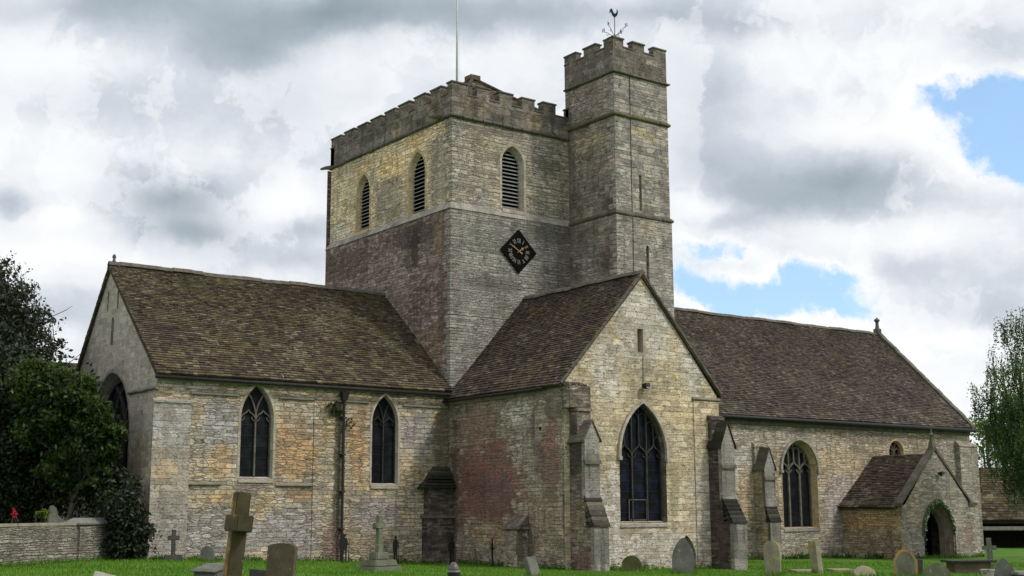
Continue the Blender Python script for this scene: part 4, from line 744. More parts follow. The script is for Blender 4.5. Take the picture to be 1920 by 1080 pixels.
def parapet(faces, mat, cop, z0, zc, zm, thick):
    """faces: (axis, outer value, inward sign, u0, u1, merlons)"""
    p = MB(); c = []
    for axis, val, inw, u0, u1, mer in faces:
        def bx(m, a, b, za, zb, g=0, h=0):
            x = sorted((val - inw * g, val + inw * (thick + g))); 
            if axis == 'x': m.box(x[0], x[1], a - g, b + g, za, zb)
            else: m.box(a - g, b + g, x[0], x[1], za, zb)
        bx(p, u0, u1, z0, zc)
        edges = [u0]
        for a, b in mer:
            zj = zm + random.uniform(-.035, .03); bx(p, a, b, zc - .002, zj); q = MB(); bx(q, a, b, zj - .02, zj + .06, random.uniform(.03, .06)); c.append(q)
        cut = sorted(mer); prev = u0
        for a, b in cut + [(u1, u1)]:
            if a - prev > .1: q = MB(); bx(q, prev, a, zc - .03, zc + .045, 0.035); c.append(q)
            prev = max(prev, b)
    o = part(p, 'parapet', M[mat]); [q.build('coping', M[cop], o, bevel=.012) for q in c]; return o
jit = lambda a, b: (a + random.uniform(-.03, .03), b + random.uniform(-.03, .03))
merL = [jit(*q) for q in ((10.45, 11.50), (9.08, 10.05), (7.73, 8.70), (6.38, 7.36), (5.04, 6.03), (3.70, 4.66), (2.35, 3.26), (.98, 1.88))]
parapet([('x', .10, 1, .443, 11.55, merL), ('y', .06, 1, .105, TX, [(.105, 1.0), jit(1.5, 2.25), jit(2.82, 3.58), jit(4.11, 4.89), jit(5.42, 6.2), (7.0, 7.8), (8.4, 9.2)]),
         ('x', TX, -1, .443, 11.55, [(a, b) for a, b in merL]), ('y', 11.55, -1, .10, TX, [(.5 + 1.35 * i, 1.45 + 1.35 * i) for i in range(7)])], 'parapet', 'string', ZS + .06, ZC, ZM, .38)
mb = MB(); ap = Vector((5.25, 5.8, 23.9)); q = [(.6, .6), (TX - .5, .6), (TX - .5, 11), (.6, 11)]
for i in range(4):
    A = Vector((*q[i], 19.9)); B = Vector((*q[(i + 1) % 4], 19.9)); U = (B - A); md = (A + B) / 2; S = ap - md; Lh = S.length
    slate_roof(mb, A, U, S, U.length, Lh - .25, .26, .2, .3, .03, clip=lambda u, s, W=U.length, L2=Lh: abs(u - W / 2) < W / 2 * (1 - (s + .26) / L2) - .03); mb.tube([A, ap], .11, 6)
zz = Vector((0, 0, -.05)); qq = [Vector((*a, 19.9)) + zz for a in q]; mb.raw(qq + [ap + zz], [(0, 1, 4), (1, 2, 4), (2, 3, 4), (3, 0, 4)], .3); mb.obox(ap, (.3, 0, 0), (0, .3, 0), (0, 0, .12))
part(mb, 'tower_roof', M['roof_a'], rnd=True, uv=False)
def spout(a, b, r0=.14, r1=.07):
    mb = MB(); a, b = Vector(a), Vector(b); m = a.lerp(b, .55) + Vector((0, 0, .03)); mb.tube([a, m, b], [r0, (r0 + r1) / 2, r1], 6); part(mb, 'gargoyle', M['string'], bevel=.0)
spout((.15, .95, 19.58), (-.55, .95, 19.5)); spout((.15, 11.5, 19.55), (-.15, 12.15, 19.56), .13, .06); spout((10.4, -2.2, 21.55), (10.98, -2.6, 21.25), .09, .05)

# ---- stair turret
t1 = slit('slit_window', 'y', -PT, -1, 8.55, .075, 15.5, 17.2, 'turret_s', band=0, depth=.3); t2 = slit('slit_window', 'y', -PT - .05, -1, 8.86, .085, 11.9, 13.85, 'turret_s', True, band=0, depth=.3)
X0, X1 = 7.0, 10.43
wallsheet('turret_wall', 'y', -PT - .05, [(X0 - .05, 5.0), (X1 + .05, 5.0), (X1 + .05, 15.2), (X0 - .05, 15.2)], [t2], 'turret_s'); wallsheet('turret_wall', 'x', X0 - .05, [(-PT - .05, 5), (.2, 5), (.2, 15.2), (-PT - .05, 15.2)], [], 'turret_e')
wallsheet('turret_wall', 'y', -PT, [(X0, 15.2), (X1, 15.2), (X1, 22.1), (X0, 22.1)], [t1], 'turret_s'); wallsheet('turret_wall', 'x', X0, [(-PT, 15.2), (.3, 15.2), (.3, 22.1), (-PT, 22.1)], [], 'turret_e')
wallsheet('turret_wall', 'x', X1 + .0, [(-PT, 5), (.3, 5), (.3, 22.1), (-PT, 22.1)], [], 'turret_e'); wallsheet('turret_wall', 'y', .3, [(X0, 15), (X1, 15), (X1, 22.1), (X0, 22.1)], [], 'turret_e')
mb = MB(); mb.box(X0 + .5, X1 - .5, -PT + .5, 0, 5, 22); part(mb, 'light_block_core', M['dark'])  # added dark box, unseen, blocks light inside the turret
quoins('quoins', X0, -PT, 15.4, 19.85, 1, 1, 'turret_s', .010, 7); quoins('quoins', X0, -PT, 20.15, 21.9, 1, 1, 'turret_s', .010, 8); quoins('quoins', X0 - .05, -PT - .05, 8.5, 15.0, 1, 1, 'turret_s', .010, 9)
string_course([(X0 - .02, .2), (X0 - .02, -PT - .02), (X1 + .02, -PT - .02), (X1 + .02, .2)], 15.22, .19, .11, 'string'); string_course([(X0, .3), (X0, -PT), (X1, -PT), (X1, .3)], 19.98, .19, .11, 'string_moss'); string_course([(X0, .3), (X0, -PT), (X1, -PT), (X1, .3)], 22.05, .13, .13, 'string')
parapet([('x', X0, 1, -PT + .323, .33, [(-.56, .33), (-2.05, -1.15), (-PT + .323, -2.64)]), ('y', -PT + .0, 1, X0 + .001, X1, [(X0 + .001, 7.66), (8.24, 9.0), (9.6, X1)]), ('x', X1, -1, -PT + .323, .33, [(-.56, .33), (-2.05, -1.15), (-PT + .323, -2.64)]), ('y', .33, -1, X0 + .002, X1 - .002, [(8.24, 9.0)])], 'parapet', 'string', 22.12, 23.36, 23.75, .32)
mb = MB(); mb.box(X0 + .3, X1 - .3, -PT + .3, .1, 22.3, 22.6); part(mb, 'turret_roof', M['string'])
mb = MB(); mb.tube([(7.99, -PT - .02, 22.0), (7.99, -PT - .02, 15.45), (7.97, -PT - .075, 15.1), (7.93, -PT - .075, 9.5)], .013, 5); part(mb, 'lightning_conductor', M['iron'])

# ---- nave
n1 = window('window', 'y', 0, -1, 22.78, 1.42, .62, 3.72, 5.3, .42, .10, 'dressed_ochre', 'glass', 'tracery', 3, 'perp', hood=('dressed_grey', .14, .05), band=.05, mw=.13, sillm='dressed_grey', label='three light pointed nave window')
n2 = window('window', 'y', 0, -1, 31.3, .68, 4.0, 4.85, 5.53, .25, .06, 'dressed_ochre', 'glass', 'tracery', 2, 'y', band=.10, mw=.06, label='small round headed window above the porch')
NX = 38.65
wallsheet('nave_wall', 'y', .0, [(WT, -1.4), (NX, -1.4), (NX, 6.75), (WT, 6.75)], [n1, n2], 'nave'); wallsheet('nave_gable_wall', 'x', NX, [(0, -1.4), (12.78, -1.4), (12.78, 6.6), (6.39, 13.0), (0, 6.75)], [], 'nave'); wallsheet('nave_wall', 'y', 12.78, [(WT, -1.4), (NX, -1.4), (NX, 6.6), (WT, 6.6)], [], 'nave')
mb = MB(); mb.box(WT + 1, NX - 1, 1.2, 12, -1, 6.4); part(mb, 'light_block_core', M['dark'])  # added dark box, unseen, keeps light from crossing the nave
run, rise = 6.39 + .3, 13.08 - 6.5; L = math.hypot(run, rise)
mb = MB(); slate_roof(mb, (8.5, -.3, 6.5), (1, 0, 0), (0, run, rise), NX + .12 - 8.5, L, .165, .105, .26); rf = part(mb, 'nave_roof', M['roof_c'], rnd=True, uv=False)
mb = MB(); slate_roof(mb, (8.5, 13.08, 6.5), (1, 0, 0), (0, -run, rise), NX + .12 - 8.5, L, .4, .4, .7); mb.build('roof_slope', M['roof_c'], rf, rnd=True, uv=False)
mb = MB(); ridge_tiles(mb, (TX, 6.39, 13.13), (NX + .1, 6.39, 13.13)); mb.build('ridge', M['string'], rf)
mb = MB()
for sy in (-1, 1):
    A = Vector((NX - .18, 6.39 + sy * (run + .05), 6.52)); B = Vector((NX - .18, 6.39, 13.2)); n = 22
    for i in range(n):
        a = A + (B - A) * (i / n); b = A + (B - A) * ((i + .98) / n) + Vector((0, 0, random.uniform(-.03, .03))); z = Vector((0, 0, .15 + random.uniform(-.02, .02))); mb.hexa([a - z, b - z, b - z + Vector((.36, 0, 0)), a - z + Vector((.36, 0, 0))], [a + z, b + z, b + z + Vector((.36, 0, 0)), a + z + Vector((.36, 0, 0))])
mb.build('verge', M['string'], rf)
mb = MB(); mb.box(NX - .2, NX + .15, 6.2, 6.58, 13.1, 13.45); mb.lathe((NX - .02, 6.39, 13.45), [(.17, 0), (.13, .1), (.10, .36), (.11, .46), (.19, .53), (.19, .62), (.08, .7), (.02, .78)], 8); part(mb, 'finial', M['string'])
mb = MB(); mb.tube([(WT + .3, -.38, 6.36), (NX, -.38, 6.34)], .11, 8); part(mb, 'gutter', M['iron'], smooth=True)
mb = MB(); mb.box(WT + .1, NX, -.24, .02, 6.28, 6.52); mb.box(WT + .1, NX, -.10, .02, 6.05, 6.275); part(mb, 'eaves_course', M['string'])
mb = MB(); mb.box(37.1, NX + .3, -.3, .3, -1.4, 5.35); mb.hexa([(37.05, -.36, 5.35), (NX + .36, -.36, 5.35), (NX + .36, .3, 5.35), (37.05, .3, 5.35)], [(37.05, -.3, 5.45), (NX + .3, -.3, 5.45), (NX + .1, .3, 5.75), (37.05, .05, 5.75)]); part(mb, 'pilaster', M['porch'])

# ---- porch
PY = -4.05; PXc = 29.2
dr = arch(29.12, 1.32, -1.38, .35, 1.98, 12)
wallsheet('porch_gable_wall', 'y', PY, [(25.98, -1.4), (32.62, -1.4), (32.62, 1.9), (32.0, 1.95), (PXc, 4.85), (26.3, 1.85), (25.98, 1.75)], [dr], 'porch')
mb = MB(); sheet(mb, 'x', 26.1, [(PY, -1.4), (0, -1.4), (0, 1.95), (PY, 1.95)]); mb.box(25.8, 26.12, PY - .02, PY + .5, -1.4, 1.25); part(mb, 'porch_wall', M['porch_side'])
wallsheet('porch_wall', 'x', 32.55, [(PY, -1.4), (0, -1.4), (0, 1.95), (PY, 1.95)], [], 'porch')
mb = MB(); pr = [(1.32, 0, 1.98), (1.2, .14, 1.84), (1.14, .14, 1.78), (1.04, .34, 1.66), (.98, .34, 1.6), (.9, .62, 1.5)]
for (a0, d0, p0), (a1, d1, p1) in zip(pr[:-1], pr[1:]): ring(mb, 'y', PY + d0, arch(29.12, a0, -1.38, .35, p0, 12), PY + d1, arch(29.12, a1, -1.38, .35, p1, 12))
M['porch_jamb'] = simple('reddened_porch_jamb', (.20, .16, .125), (.09, .06, .05), 3)
dw = part(mb, 'doorway', M['porch_jamb']); mb = MB(); mb.bar([P('y', PY - .07, *p) for p in (lambda o: o[1:] + o[:1])(arch(29.12, 1.42, .2, .35, 2.1, 12))], (0, -1, 0), .1, .09); mb.build('hood_mould', M['string'], dw)
mb = MB(); sheet(mb, 'y', -1.2, [(26.2, -1.4), (32.5, -1.4), (32.5, 1.6), (29.2, 4.3), (26.2, 1.6)]); mb.build('porch_dark_sheet', M['dark'], dw)  # black sheet across the porch painted as its unlit depth
mb = MB(); run, rise = PXc - 25.85, 4.6 - 1.72; L = math.hypot(run, rise); slate_roof(mb, (25.85, PY + .32, 1.72), (0, 1, 0), (run, 0, rise), -PY - .32, L, .165, .12, .24); rf = part(mb, 'porch_roof', M['roof_b'], rnd=True, uv=False)
mb = MB(); slate_roof(mb, (32.6, PY + .32, 1.72), (0, 1, 0), (-(32.6 - PXc), 0, rise), -PY - .32, L, .25, .2, .4); mb.build('roof_slope', M['roof_b'], rf, rnd=True, uv=False)
mb = MB()
for e in (25.9, 32.35):
    A = Vector((e, PY - .06, 1.86)); B = Vector((PXc, PY - .06, 4.86)); n = 9
    for i in range(n):
        a = A + (B - A) * (i / n); b = A + (B - A) * ((i + .985) / n) + Vector((0, 0, random.uniform(-.02, .02))); z = Vector((0, 0, .09 + random.uniform(-.012, .012))); d = Vector((0, .46, 0)); mb.hexa([a - z, b - z, b - z + d, a - z + d], [a + z, b + z, b + z + d, a + z + d])
part(mb, 'porch_coping', M['string'])
mb = MB(); mb.box(32.0, 32.75, PY - .08, PY + .4, 1.78, 1.95); part(mb, 'kneeler', M['string'])
mb = MB(); mb.hexa([(PXc - .17, PY - .02, 4.75), (PXc + .17, PY - .02, 4.75), (PXc + .17, PY + .34, 4.75), (PXc - .17, PY + .34, 4.75)], [(PXc - .09, PY + .07, 5.3), (PXc + .09, PY + .07, 5.3), (PXc + .09, PY + .25, 5.3), (PXc - .09, PY + .25, 5.3)])
mb.lathe((PXc, PY + .16, 5.3), [(.09, 0), (.075, .22), (.14, .28), (.14, .34), (.07, .4), (.02, .68)], 8); part(mb, 'finial', M['tracery'])

# ================================================================== THINGS ON THE CHURCH
# ---- clock
def clock():
    c = Vector((3.80, 0, 13.52)); t = thing('tower_clock', (c.x, -.02, c.z), 'black diamond tower clock with pale Roman numerals and gilt hands reading ten to two', 'clock')
    mb = MB(); h = 1.03; d = [(0, -h), (h, 0), (0, h), (-h, 0)]; q = lambda s, y: [(c.x + a * s, y, c.z + b * s) for a, b in d]
    mb.hexa(q(1, .015), q(1, -.07)); mb.build('dial', M['dial_black'], t)
    f = MB(); pts = q(.985, -.075); pts2 = pts + [pts[0]]
    for a, b in zip(pts2[:-1], pts2[1:]): f.bar([a, b], (0, -1, 0), .05, .03)
    f.build('moulded_edge', M['dial_black'], t)
    def stroke(mb, ang, x0, r0, x1, r1, w):      # strokes in numeral space: x across, r outward
        ca, sa = math.cos(ang), math.sin(ang); f = lambda x, r: (c.x + r * sa + x * ca, -.078, c.z + r * ca - x * sa)
        mb.bar([f(x0, r0), f(x1, r1)], (0, -1, 0), w, .012)
    num = ['XII', 'I', 'II', 'III', 'IIII', 'V', 'VI', 'VII', 'VIII', 'IX', 'X', 'XI']
    for i, s in enumerate(num):
        mb = MB(); ang = i * math.pi / 6; wd = {'I': .052, 'V': .115, 'X': .115}; tot = sum(wd[ch] for ch in s); x = -tot / 2; r0, r1 = .40, .61
        for ch in s:
            w = wd[ch]; m = x + w / 2
            if ch == 'I': stroke(mb, ang, m, r0, m, r1, .026)
            elif ch == 'V': stroke(mb, ang, m - .04, r1, m, r0, .028); stroke(mb, ang, m + .04, r1, m, r0, .018)
            else: stroke(mb, ang, m - .042, r1, m + .042, r0, .028); stroke(mb, ang, m + .042, r1, m - .042, r0, .018)
            x += w
        mb.build('numeral', M['numeral'], t)
    def hand(name, ang, ln, w, tail):
        mb = MB(); ca, sa = math.cos(ang), math.sin(ang); y = -.10 if name == 'hour_hand' else -.115; f = lambda x, r: (c.x + r * sa + x * ca, y, c.z + r * ca - x * sa)
        if name == 'hour_hand': pr = [(-.02, -tail), (.02, -tail), (.025, ln * .45), (.075, ln * .62), (.02, ln * .8), (0, ln), (-.02, ln * .8), (-.075, ln * .62), (-.025, ln * .45)]
        else: pr = [(-.045, -tail), (.045, -tail), (.02, 0), (w, ln * .6), (0, ln), (-w, ln * .6), (-.02, 0)]
        n = len(pr); fr = [f(*p) for p in pr]; mb.hexa(fr, [(p[0], p[1] + .012, p[2]) for p in fr]); mb.build(name, M['gold'], t)
    hand('minute_hand', R(300), .62, .028, .2); hand('hour_hand', R(55), .38, .03, .12)
    mb = MB(); mb.tube([(c.x, -.13, c.z), (c.x, -.06, c.z)], .04, 10); mb.build('centre_boss', M['gold'], t)
clock()
# ---- weathervane
def vane():
    b = Vector((7.55, -2.85, 22.6)); t = thing('weathervane', b, 'black weathercock on a thin rod above the stair turret', 'weathervane')
    mb = MB(); mb.tube([b, b + Vector((0, 0, 2.42))], [.03, .018], 6); mb.build('rod', M['iron'], t)
    for k in range(4):
        a = R(20 + 90 * k); d = Vector((math.cos(a), math.sin(a), 0)); o = b + Vector((0, 0, 1.45)); mb = MB()
        mb.tube([o, o + d * .22 + Vector((0, 0, .10)), o + d * .42 + Vector((0, 0, .26)), o + d * .6 + Vector((0, 0, .34))], .014, 5)
        mb.tube([o + d * .3 + Vector((0, 0, .16)), o + d * .42 + Vector((0, 0, .10)), o + d * .46 + Vector((0, 0, .2))], .011, 5)
        e = o + d * .62 + Vector((0, 0, .42)); s = Vector((0, 0, 1)); 
        mb.tube([e - s * .1 - d * .05, e + s * .1 - d * .05], .013, 4); mb.tube([e - s * .1 + d * .05, e + s * .1 + d * .05], .013, 4); mb.tube([e - d * .05 + s * .1, e + d * .05 - s * .1], .012, 4)
        mb.build('direction_arm', M['iron'], t)
    out = [(-.36, .20), (-.33, .32), (-.24, .40), (-.17, .38), (-.13, .29), (-.07, .14), (.02, .07), (.11, .10), (.16, .2), (.17, .36), (.24, .27), (.26, .14), (.22, .0), (.12, -.10), (.03, -.14), (.0, -.2), (-.06, -.13), (-.16, -.03), (-.23, .12), (-.27, .2), (-.30, .12), (-.34, .06)]
    r = RT.copy(); r.z = 0; r.normalize(); n = Vector((-r.y, r.x, 0)); o = b + Vector((.0, 0, 2.52)); mb = MB()
    tri = tessellate_polygon([[Vector((x, z, 0)) for x, z in out]]); m = len(out); P2 = [o + r * x * .66 + Vector((0, 0, z * .82)) for x, z in out]
    mb.raw([p - n * .015 for p in P2] + [p + n * .015 for p in P2], [tuple(q) for q in tri] + [tuple(m + i for i in q) for q in tri] + [(i, (i + 1) % m, m + (i + 1) % m, m + i) for i in range(m)]); mb.build('cockerel', M['iron'], t)
vane()
# ---- flagpole
fp = thing('flagpole', (1.05, 1.05, 20), 'tall white flagpole rising behind the tower corner', 'flagpole')
mb = MB(); mb.tube([(1.05, 1.05, 19.8), (1.05, 1.05, 24.5), (1.06, 1.06, 30.5)], [.055, .045, .032], 10); mb.build('pole', M['white'], fp, smooth=True)
mb = MB(); mb.lathe((1.06, 1.06, 30.5), [(.04, 0), (.09, .05), (.11, .12), (.08, .19), (.02, .24)], 10); mb.build('truck', M['gold'], fp)
mb = MB(); mb.tube([(1.13, .99, 20.2), (1.12, 1.0, 30.4)], .008, 4); mb.build('halyard', M['white'], fp)
# ---- floodlights
def flood(x, y, z, label, cable=None):
    t = thing('floodlight', (x, y, z), label, 'floodlight', 'floodlights on the gables'); mb = MB()
    mb.obox((x, y - .22, z), (.13, 0, 0), (0, .09, -.03), (0, .03, .10)); mb.build('lamp_housing', M['iron'], t, bevel=.02)
    mb = MB(); mb.obox((x, y - .315, z - .03), (.105, 0, 0), (0, .006, .0), (0, .02, .075)); mb.build('lens', M['louvre'], t)
    mb = MB(); mb.tube([(x, y + .01, z + .02), (x, y - .18, z + .02)], .022, 6); mb.box(x - .06, x + .06, y - .02, y + .005, z - .05, z + .09); mb.build('bracket', M['iron'], t)
    if cable: mb = MB(); mb.tube([(x, y - .015, z + .1), (x + .02, y - .015, z + cable)], .012, 5); mb.build('cable', M['iron_brown'], t)
flood(4.19, -LT, 6.62, 'small black floodlight above the hooded window of the south gable', 1.25); flood(29.42, PY, 3.5, 'small black floodlight on the porch gable above the doorway', .0)
# ---- flower garland round the porch door
M['leaf_garland'] = leafmat('garland_leaves', [(0, (.02, .05, .012)), (.6, (.06, .14, .03)), (1, (.14, .26, .09))], .2)
def scatter_leaves(cent, sig, n, size, seed, flat=.8):
    """n leaf quads normally spread about each centre"""
    g = np.random.default_rng(seed); C = np.repeat(np.asarray(cent, float), n, 0); m = len(C); Pn = C + g.normal(size=(m, 3)) * np.asarray(sig)
    return quads(Pn, size, g)
def quads(Pn, size, g, up=0.25):
    m = len(Pn); d = g.normal(size=(m, 3)); d /= np.linalg.norm(d, axis=1, keepdims=True); nn = g.normal(size=(m, 3)); nn[:, 2] += up; e = np.cross(d, nn); e /= np.linalg.norm(e, axis=1, keepdims=True) + 1e-9
    s = size * g.uniform(.6, 1.35, (m, 1)); V = np.stack([Pn - d * s, Pn + e * s * .5, Pn + d * s, Pn - e * s * .5], 1).reshape(-1, 3)
    F = np.arange(m * 4).reshape(-1, 4); return V, F
ga = arch(29.12, 1.34, -1.0, .35, 2.02, 14); ga = ga[1:] + ga[:1]
cent = []
for (a, b) in zip(ga[:-1], ga[1:]):
    for i in range(6): t = i / 6; cent.append((a[0] + (b[0] - a[0]) * t, PY - .08, a[1] + (b[1] - a[1]) * t))
gt = thing('flower_garland', (29.12, PY - .1, -1.0), 'leafy garland with white flowers round the pointed porch doorway', 'garland')
V, F = scatter_leaves([c for i, c in enumerate(cent) if rng.random() < .75], (.05, .04, .07), 9, .055, 3); mesh_np('foliage', V, F, M['leaf_garland'], gt, rng.random(len(F)))
V, F = scatter_leaves([c for i, c in enumerate(cent) if rng.random() < .3], (.05, .03, .06), 4, .05, 4); mesh_np('flowers', V - np.array([0, .06, 0]), F, M['petal'], gt, rng.random(len(F)))
mb = MB(); mb.tube(cent[::3], .03, 5); mb.build('stem', M['bark'], gt)
# fern sprouting beside the hopper
M['leaf_fern'] = leafmat('fern_leaves', [(0, (.012, .022, .008)), (1, (.05, .075, .02))], .2)
ft = thing('wall_fern', (-5.7, -.1, 5.7), 'dark fern sprouting from the wall beside the downpipe hopper', 'fern')
V, F = scatter_leaves([(-5.75, -.16, 5.75), (-5.55, -.2, 5.65), (-5.9, -.12, 5.85), (-5.05, -.15, 5.25)], (.12, .06, .13), 34, .085, 9); mesh_np('fronds', V, F, M['leaf_fern'], ft, rng.random(len(F)))
mb = MB(); mb.tube([(-5.7, 0, 5.62), (-5.72, -.16, 5.78)], .02, 5); mb.build('stem', M['bark'], ft)

# ================================================================== CHURCHYARD
def at(u, depth):                      # ground point seen at image column u, at this distance
    p = CAM + ray(u, 1000) * depth; return p.x, p.y, gz(p.x)
RH = Vector((RT.x, RT.y, 0)).normalized(); FH = Vector((FW.x, FW.y, 0)).normalized()
FACE = math.atan2(RH.y, RH.x)          # yaw at which a slab faces the path
def profile(kind, w, h):
    a = w / 2; p = [(-a, -.3), (a, -.3)]
    if kind == 'round': p += [(a * math.cos(t), h - a * .85 + a * .85 * math.sin(t)) for t in np.linspace(0, math.pi, 13)]
    elif kind == 'pointed': p += [(x, z) for x, z in arch(0, a, 0, h - a * 2.0, h, 7)[2:]]
    elif kind == 'segment': p += [(a, h - .07 * w / .7)] + [(a * math.cos(t) * .985, h - .10 * w / .7 + .10 * w / .7 * math.sin(t)) for t in np.linspace(.25, math.pi - .25, 9)] + [(-a, h - .07 * w / .7)]
    elif kind == 'shoulder': p += [(a, h - a * .85), (a * .86, h - a * .70), (a * .72, h - a * .42)] + [(a * .66 * math.cos(t), h - a * .40 + a * .40 * math.sin(t)) for t in np.linspace(.15, math.pi - .15, 9)] + [(-a * .72, h - a * .42), (-a * .86, h - a * .70), (-a, h - a * .85)]
    elif kind == 'ogee': p += [(a, h - a * .55), (a * .88, h - a * .42), (a * .62, h - a * .30), (a * .35, h - a * .12), (a * .12, h - .01), (-a * .12, h - .01), (-a * .35, h - a * .12), (-a * .62, h - a * .30), (-a * .88, h - a * .42), (-a, h - a * .55)]
    else: p += [(a, h), (-a, h)]
    return p
def xf(mb_pts, x, y, z, yaw, lean, tilt):
    m = Matrix.Translation((x, y, z)) @ Matrix.Rotation(yaw, 4, 'Z') @ Matrix.Rotation(lean, 4, 'Y') @ Matrix.Rotation(tilt, 4, 'X'); return [m @ Vector(p) for p in mb_pts]
def extrude(mb, pr, th, T):
    if th > .05: pr = [(a + random.uniform(-.009, .009), b + random.uniform(-.009, .009)) for a, b in pr]
    n = len(pr); tri = tessellate_polygon([[Vector((x, z, 0)) for x, z in pr]])
    v = T([(x, -th / 2, z) for x, z in pr] + [(x, th / 2, z) for x, z in pr])
    mb.raw(v, [tuple(range(n)), tuple(range(2 * n - 1, n - 1, -1))] + [(i, (i + 1) % n, n + (i + 1) % n, n + i) for i in range(n)])
BASES = []
def headstone(u, dep, kind, w, h, th, mat, yaw, lean, tilt, label, z=None, panel=False, name='headstone'):
    x, y, g = at(u, dep); BASES.append((x, y, w)); g = g if z is None else z; T = lambda ps: xf(ps, x, y, g, FACE + R(yaw), R(lean), R(tilt)); mb = MB(); extrude(mb, profile(kind, w, h), th, T)
    if not panel:
        o = mb.build(name, M[mat], bevel=.018); tag(o, label, 'headstone', 'gravestones in the churchyard'); return o
    t = thing(name, (x, y, g), label, 'headstone', 'gravestones in the churchyard'); mb.build('slab', M[mat], t, bevel=.018)
    p = MB(); extrude(p, [(a * .74, (b - h) * .8 + h - .09) for a, b in profile(kind, w, h)][2:] + [(-w * .37, .05), (w * .37, .05)], .02, lambda ps: T([(q[0], q[1] - th / 2 - .004, q[2]) for q in ps])); p.build('inscription_panel', M['g_lichgreen'], t)
    return t
def crossparts(t, mat, T, sh, w, d, aw, ah, az, taper=.75):
    mb = MB(); mb.hexa(T([(-w / 2, -d / 2, -.3), (w / 2, -d / 2, -.3), (w / 2, d / 2, -.3), (-w / 2, d / 2, -.3)]), T([(-w / 2 * taper, -d / 2 * taper, sh), (w / 2 * taper, -d / 2 * taper, sh), (w / 2 * taper, d / 2 * taper, sh), (-w / 2 * taper, d / 2 * taper, sh)])); mb.build('shaft', M[mat], t, bevel=.015)
    mb = MB(); e = .006; mb.hexa(T([(-aw, -d / 2 - e, az), (aw, -d / 2 - e, az), (aw, d / 2 + e, az), (-aw, d / 2 + e, az)]), T([(-aw, -d / 2 - e, az + ah), (aw, -d / 2 - e, az + ah), (aw, d / 2 + e, az + ah), (-aw, d / 2 + e, az + ah)])); mb.build('arms', M[mat], t, bevel=.015)
# big leaning cross in the foreground
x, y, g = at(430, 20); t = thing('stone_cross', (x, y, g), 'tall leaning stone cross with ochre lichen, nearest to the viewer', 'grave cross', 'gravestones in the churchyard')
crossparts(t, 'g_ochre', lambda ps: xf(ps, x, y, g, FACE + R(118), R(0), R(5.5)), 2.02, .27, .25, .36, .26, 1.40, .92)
headstone(526, 27, 'segment', .66, 1.05, .13, 'g_brown', -22, 1.5, -4, 'brown headstone with a curved top beside the leaning cross')
headstone(488, 29, 'flat', .5, .40, .12, 'g_dark', -22, 3, 0, 'low dark stump of stone half hidden behind the brown curved headstone')
# broken chest stone
x, y, g = at(393, 31); t = thing('table_tomb', (x, y, g), 'grey broken tomb with a tilted pale slab left of the leaning cross', 'tomb', 'gravestones in the churchyard')
T = lambda ps: xf(ps, x, y, g, FACE + R(-18), R(2), 0); mb = MB()
mb.hexa(T([(-.36, -.3, -.3), (.36, -.3, -.3), (.36, .3, -.3), (-.36, .3, -.3)]), T([(-.30, -.18, .28), (.34, -.18, .28), (.34, .3, .34), (-.30, .3, .34)])); mb.build('tomb_chest', M['g_grey'], t, bevel=.03)
mb = MB(); mb.hexa(T([(-.37, -.34, .26), (.38, -.34, .27), (.38, .4, .33), (-.37, .4, .33)]), T([(-.32, -.28, .33), (.30, -.26, .35), (.34, .36, .50), (-.30, .38, .44)])); mb.build('slab', M['g_grey'], t, bevel=.03)
headstone(390, 44.5, 'round', .50, .58, .11, 'g_grey', -10, 0, -4, 'small round topped grey stone close to the church wall behind the broken tomb')
x, y, g = at(326, 45.6); t = thing('stone_cross', (x, y, g), 'small dark cross on a block against the corner pilaster', 'grave cross', 'gravestones in the churchyard')
T = lambda ps: xf(ps, x, y, g, FACE + R(20), R(0), 0); crossparts(t, 'g_dark', T, 1.12, .15, .12, .21, .16, .74, .95); mb = MB(); mb.hexa(T([(-.34, -.2, -.3), (.34, -.2, -.3), (.34, .2, -.3), (-.34, .2, -.3)]), T([(-.30, -.16, .22), (.30, -.16, .22), (.30, .16, .22), (-.30, .16, .22)])); mb.build('base_block', M['g_dark'], t, bevel=.02)
headstone(592, 25, 'flat', .0001 + .3, .02, .1, 'g_dark', 0, 0, 0, 'x') if False else None
# pale fallen slab at the lower left edge
x, y, g = at(206, 28.5); mb = MB(); T = lambda ps: xf(ps, x, y, g, FACE + R(12), R(14), R(-20)); mb.hexa(T([(-.34, -.5, .0), (.34, -.5, .0), (.34, .5, .0), (-.34, .5, .0)]), T([(-.34, -.5, .21), (.34, -.5, .20), (.34, .5, .19), (-.34, .5, .21)])); tag(mb.build('ledger_stone', M['g_pale'], bevel=.02), 'pale tilted ledger stone lying in the grass below the low wall', 'grave slab', 'gravestones in the churchyard')
# cross on stepped plinth
x, y, g = at(711, 39); t = thing('stone_cross', (x, y, g), 'green grey cross standing on a stepped plinth on the lawn', 'grave cross', 'gravestones in the churchyard')
T = lambda ps: xf(ps, x, y, g, FACE + R(48), R(1), R(-1)); T2 = lambda ps: xf(ps, x, y, g, FACE + R(48), 0, 0)
for i, (a, z0, z1, nm) in enumerate(((.62, -.3, .16, 'step'), (.47, .16, .36, 'step'), (.27, .36, .58, 'step'))):
    mb = MB(); mb.hexa(T2([(-a, -a * .8, z0), (a, -a * .8, z0), (a, a * .8, z0), (-a, a * .8, z0)]), T2([(-a * .93, -a * .74, z1), (a * .93, -a * .74, z1), (a * .93, a * .74, z1), (-a * .93, a * .74, z1)])); mb.build(nm, M['g_lichgreen'], t, bevel=.03)
crossparts(t, 'g_lichgreen', T, 1.70, .21, .17, .21, .17, 1.30, .8)
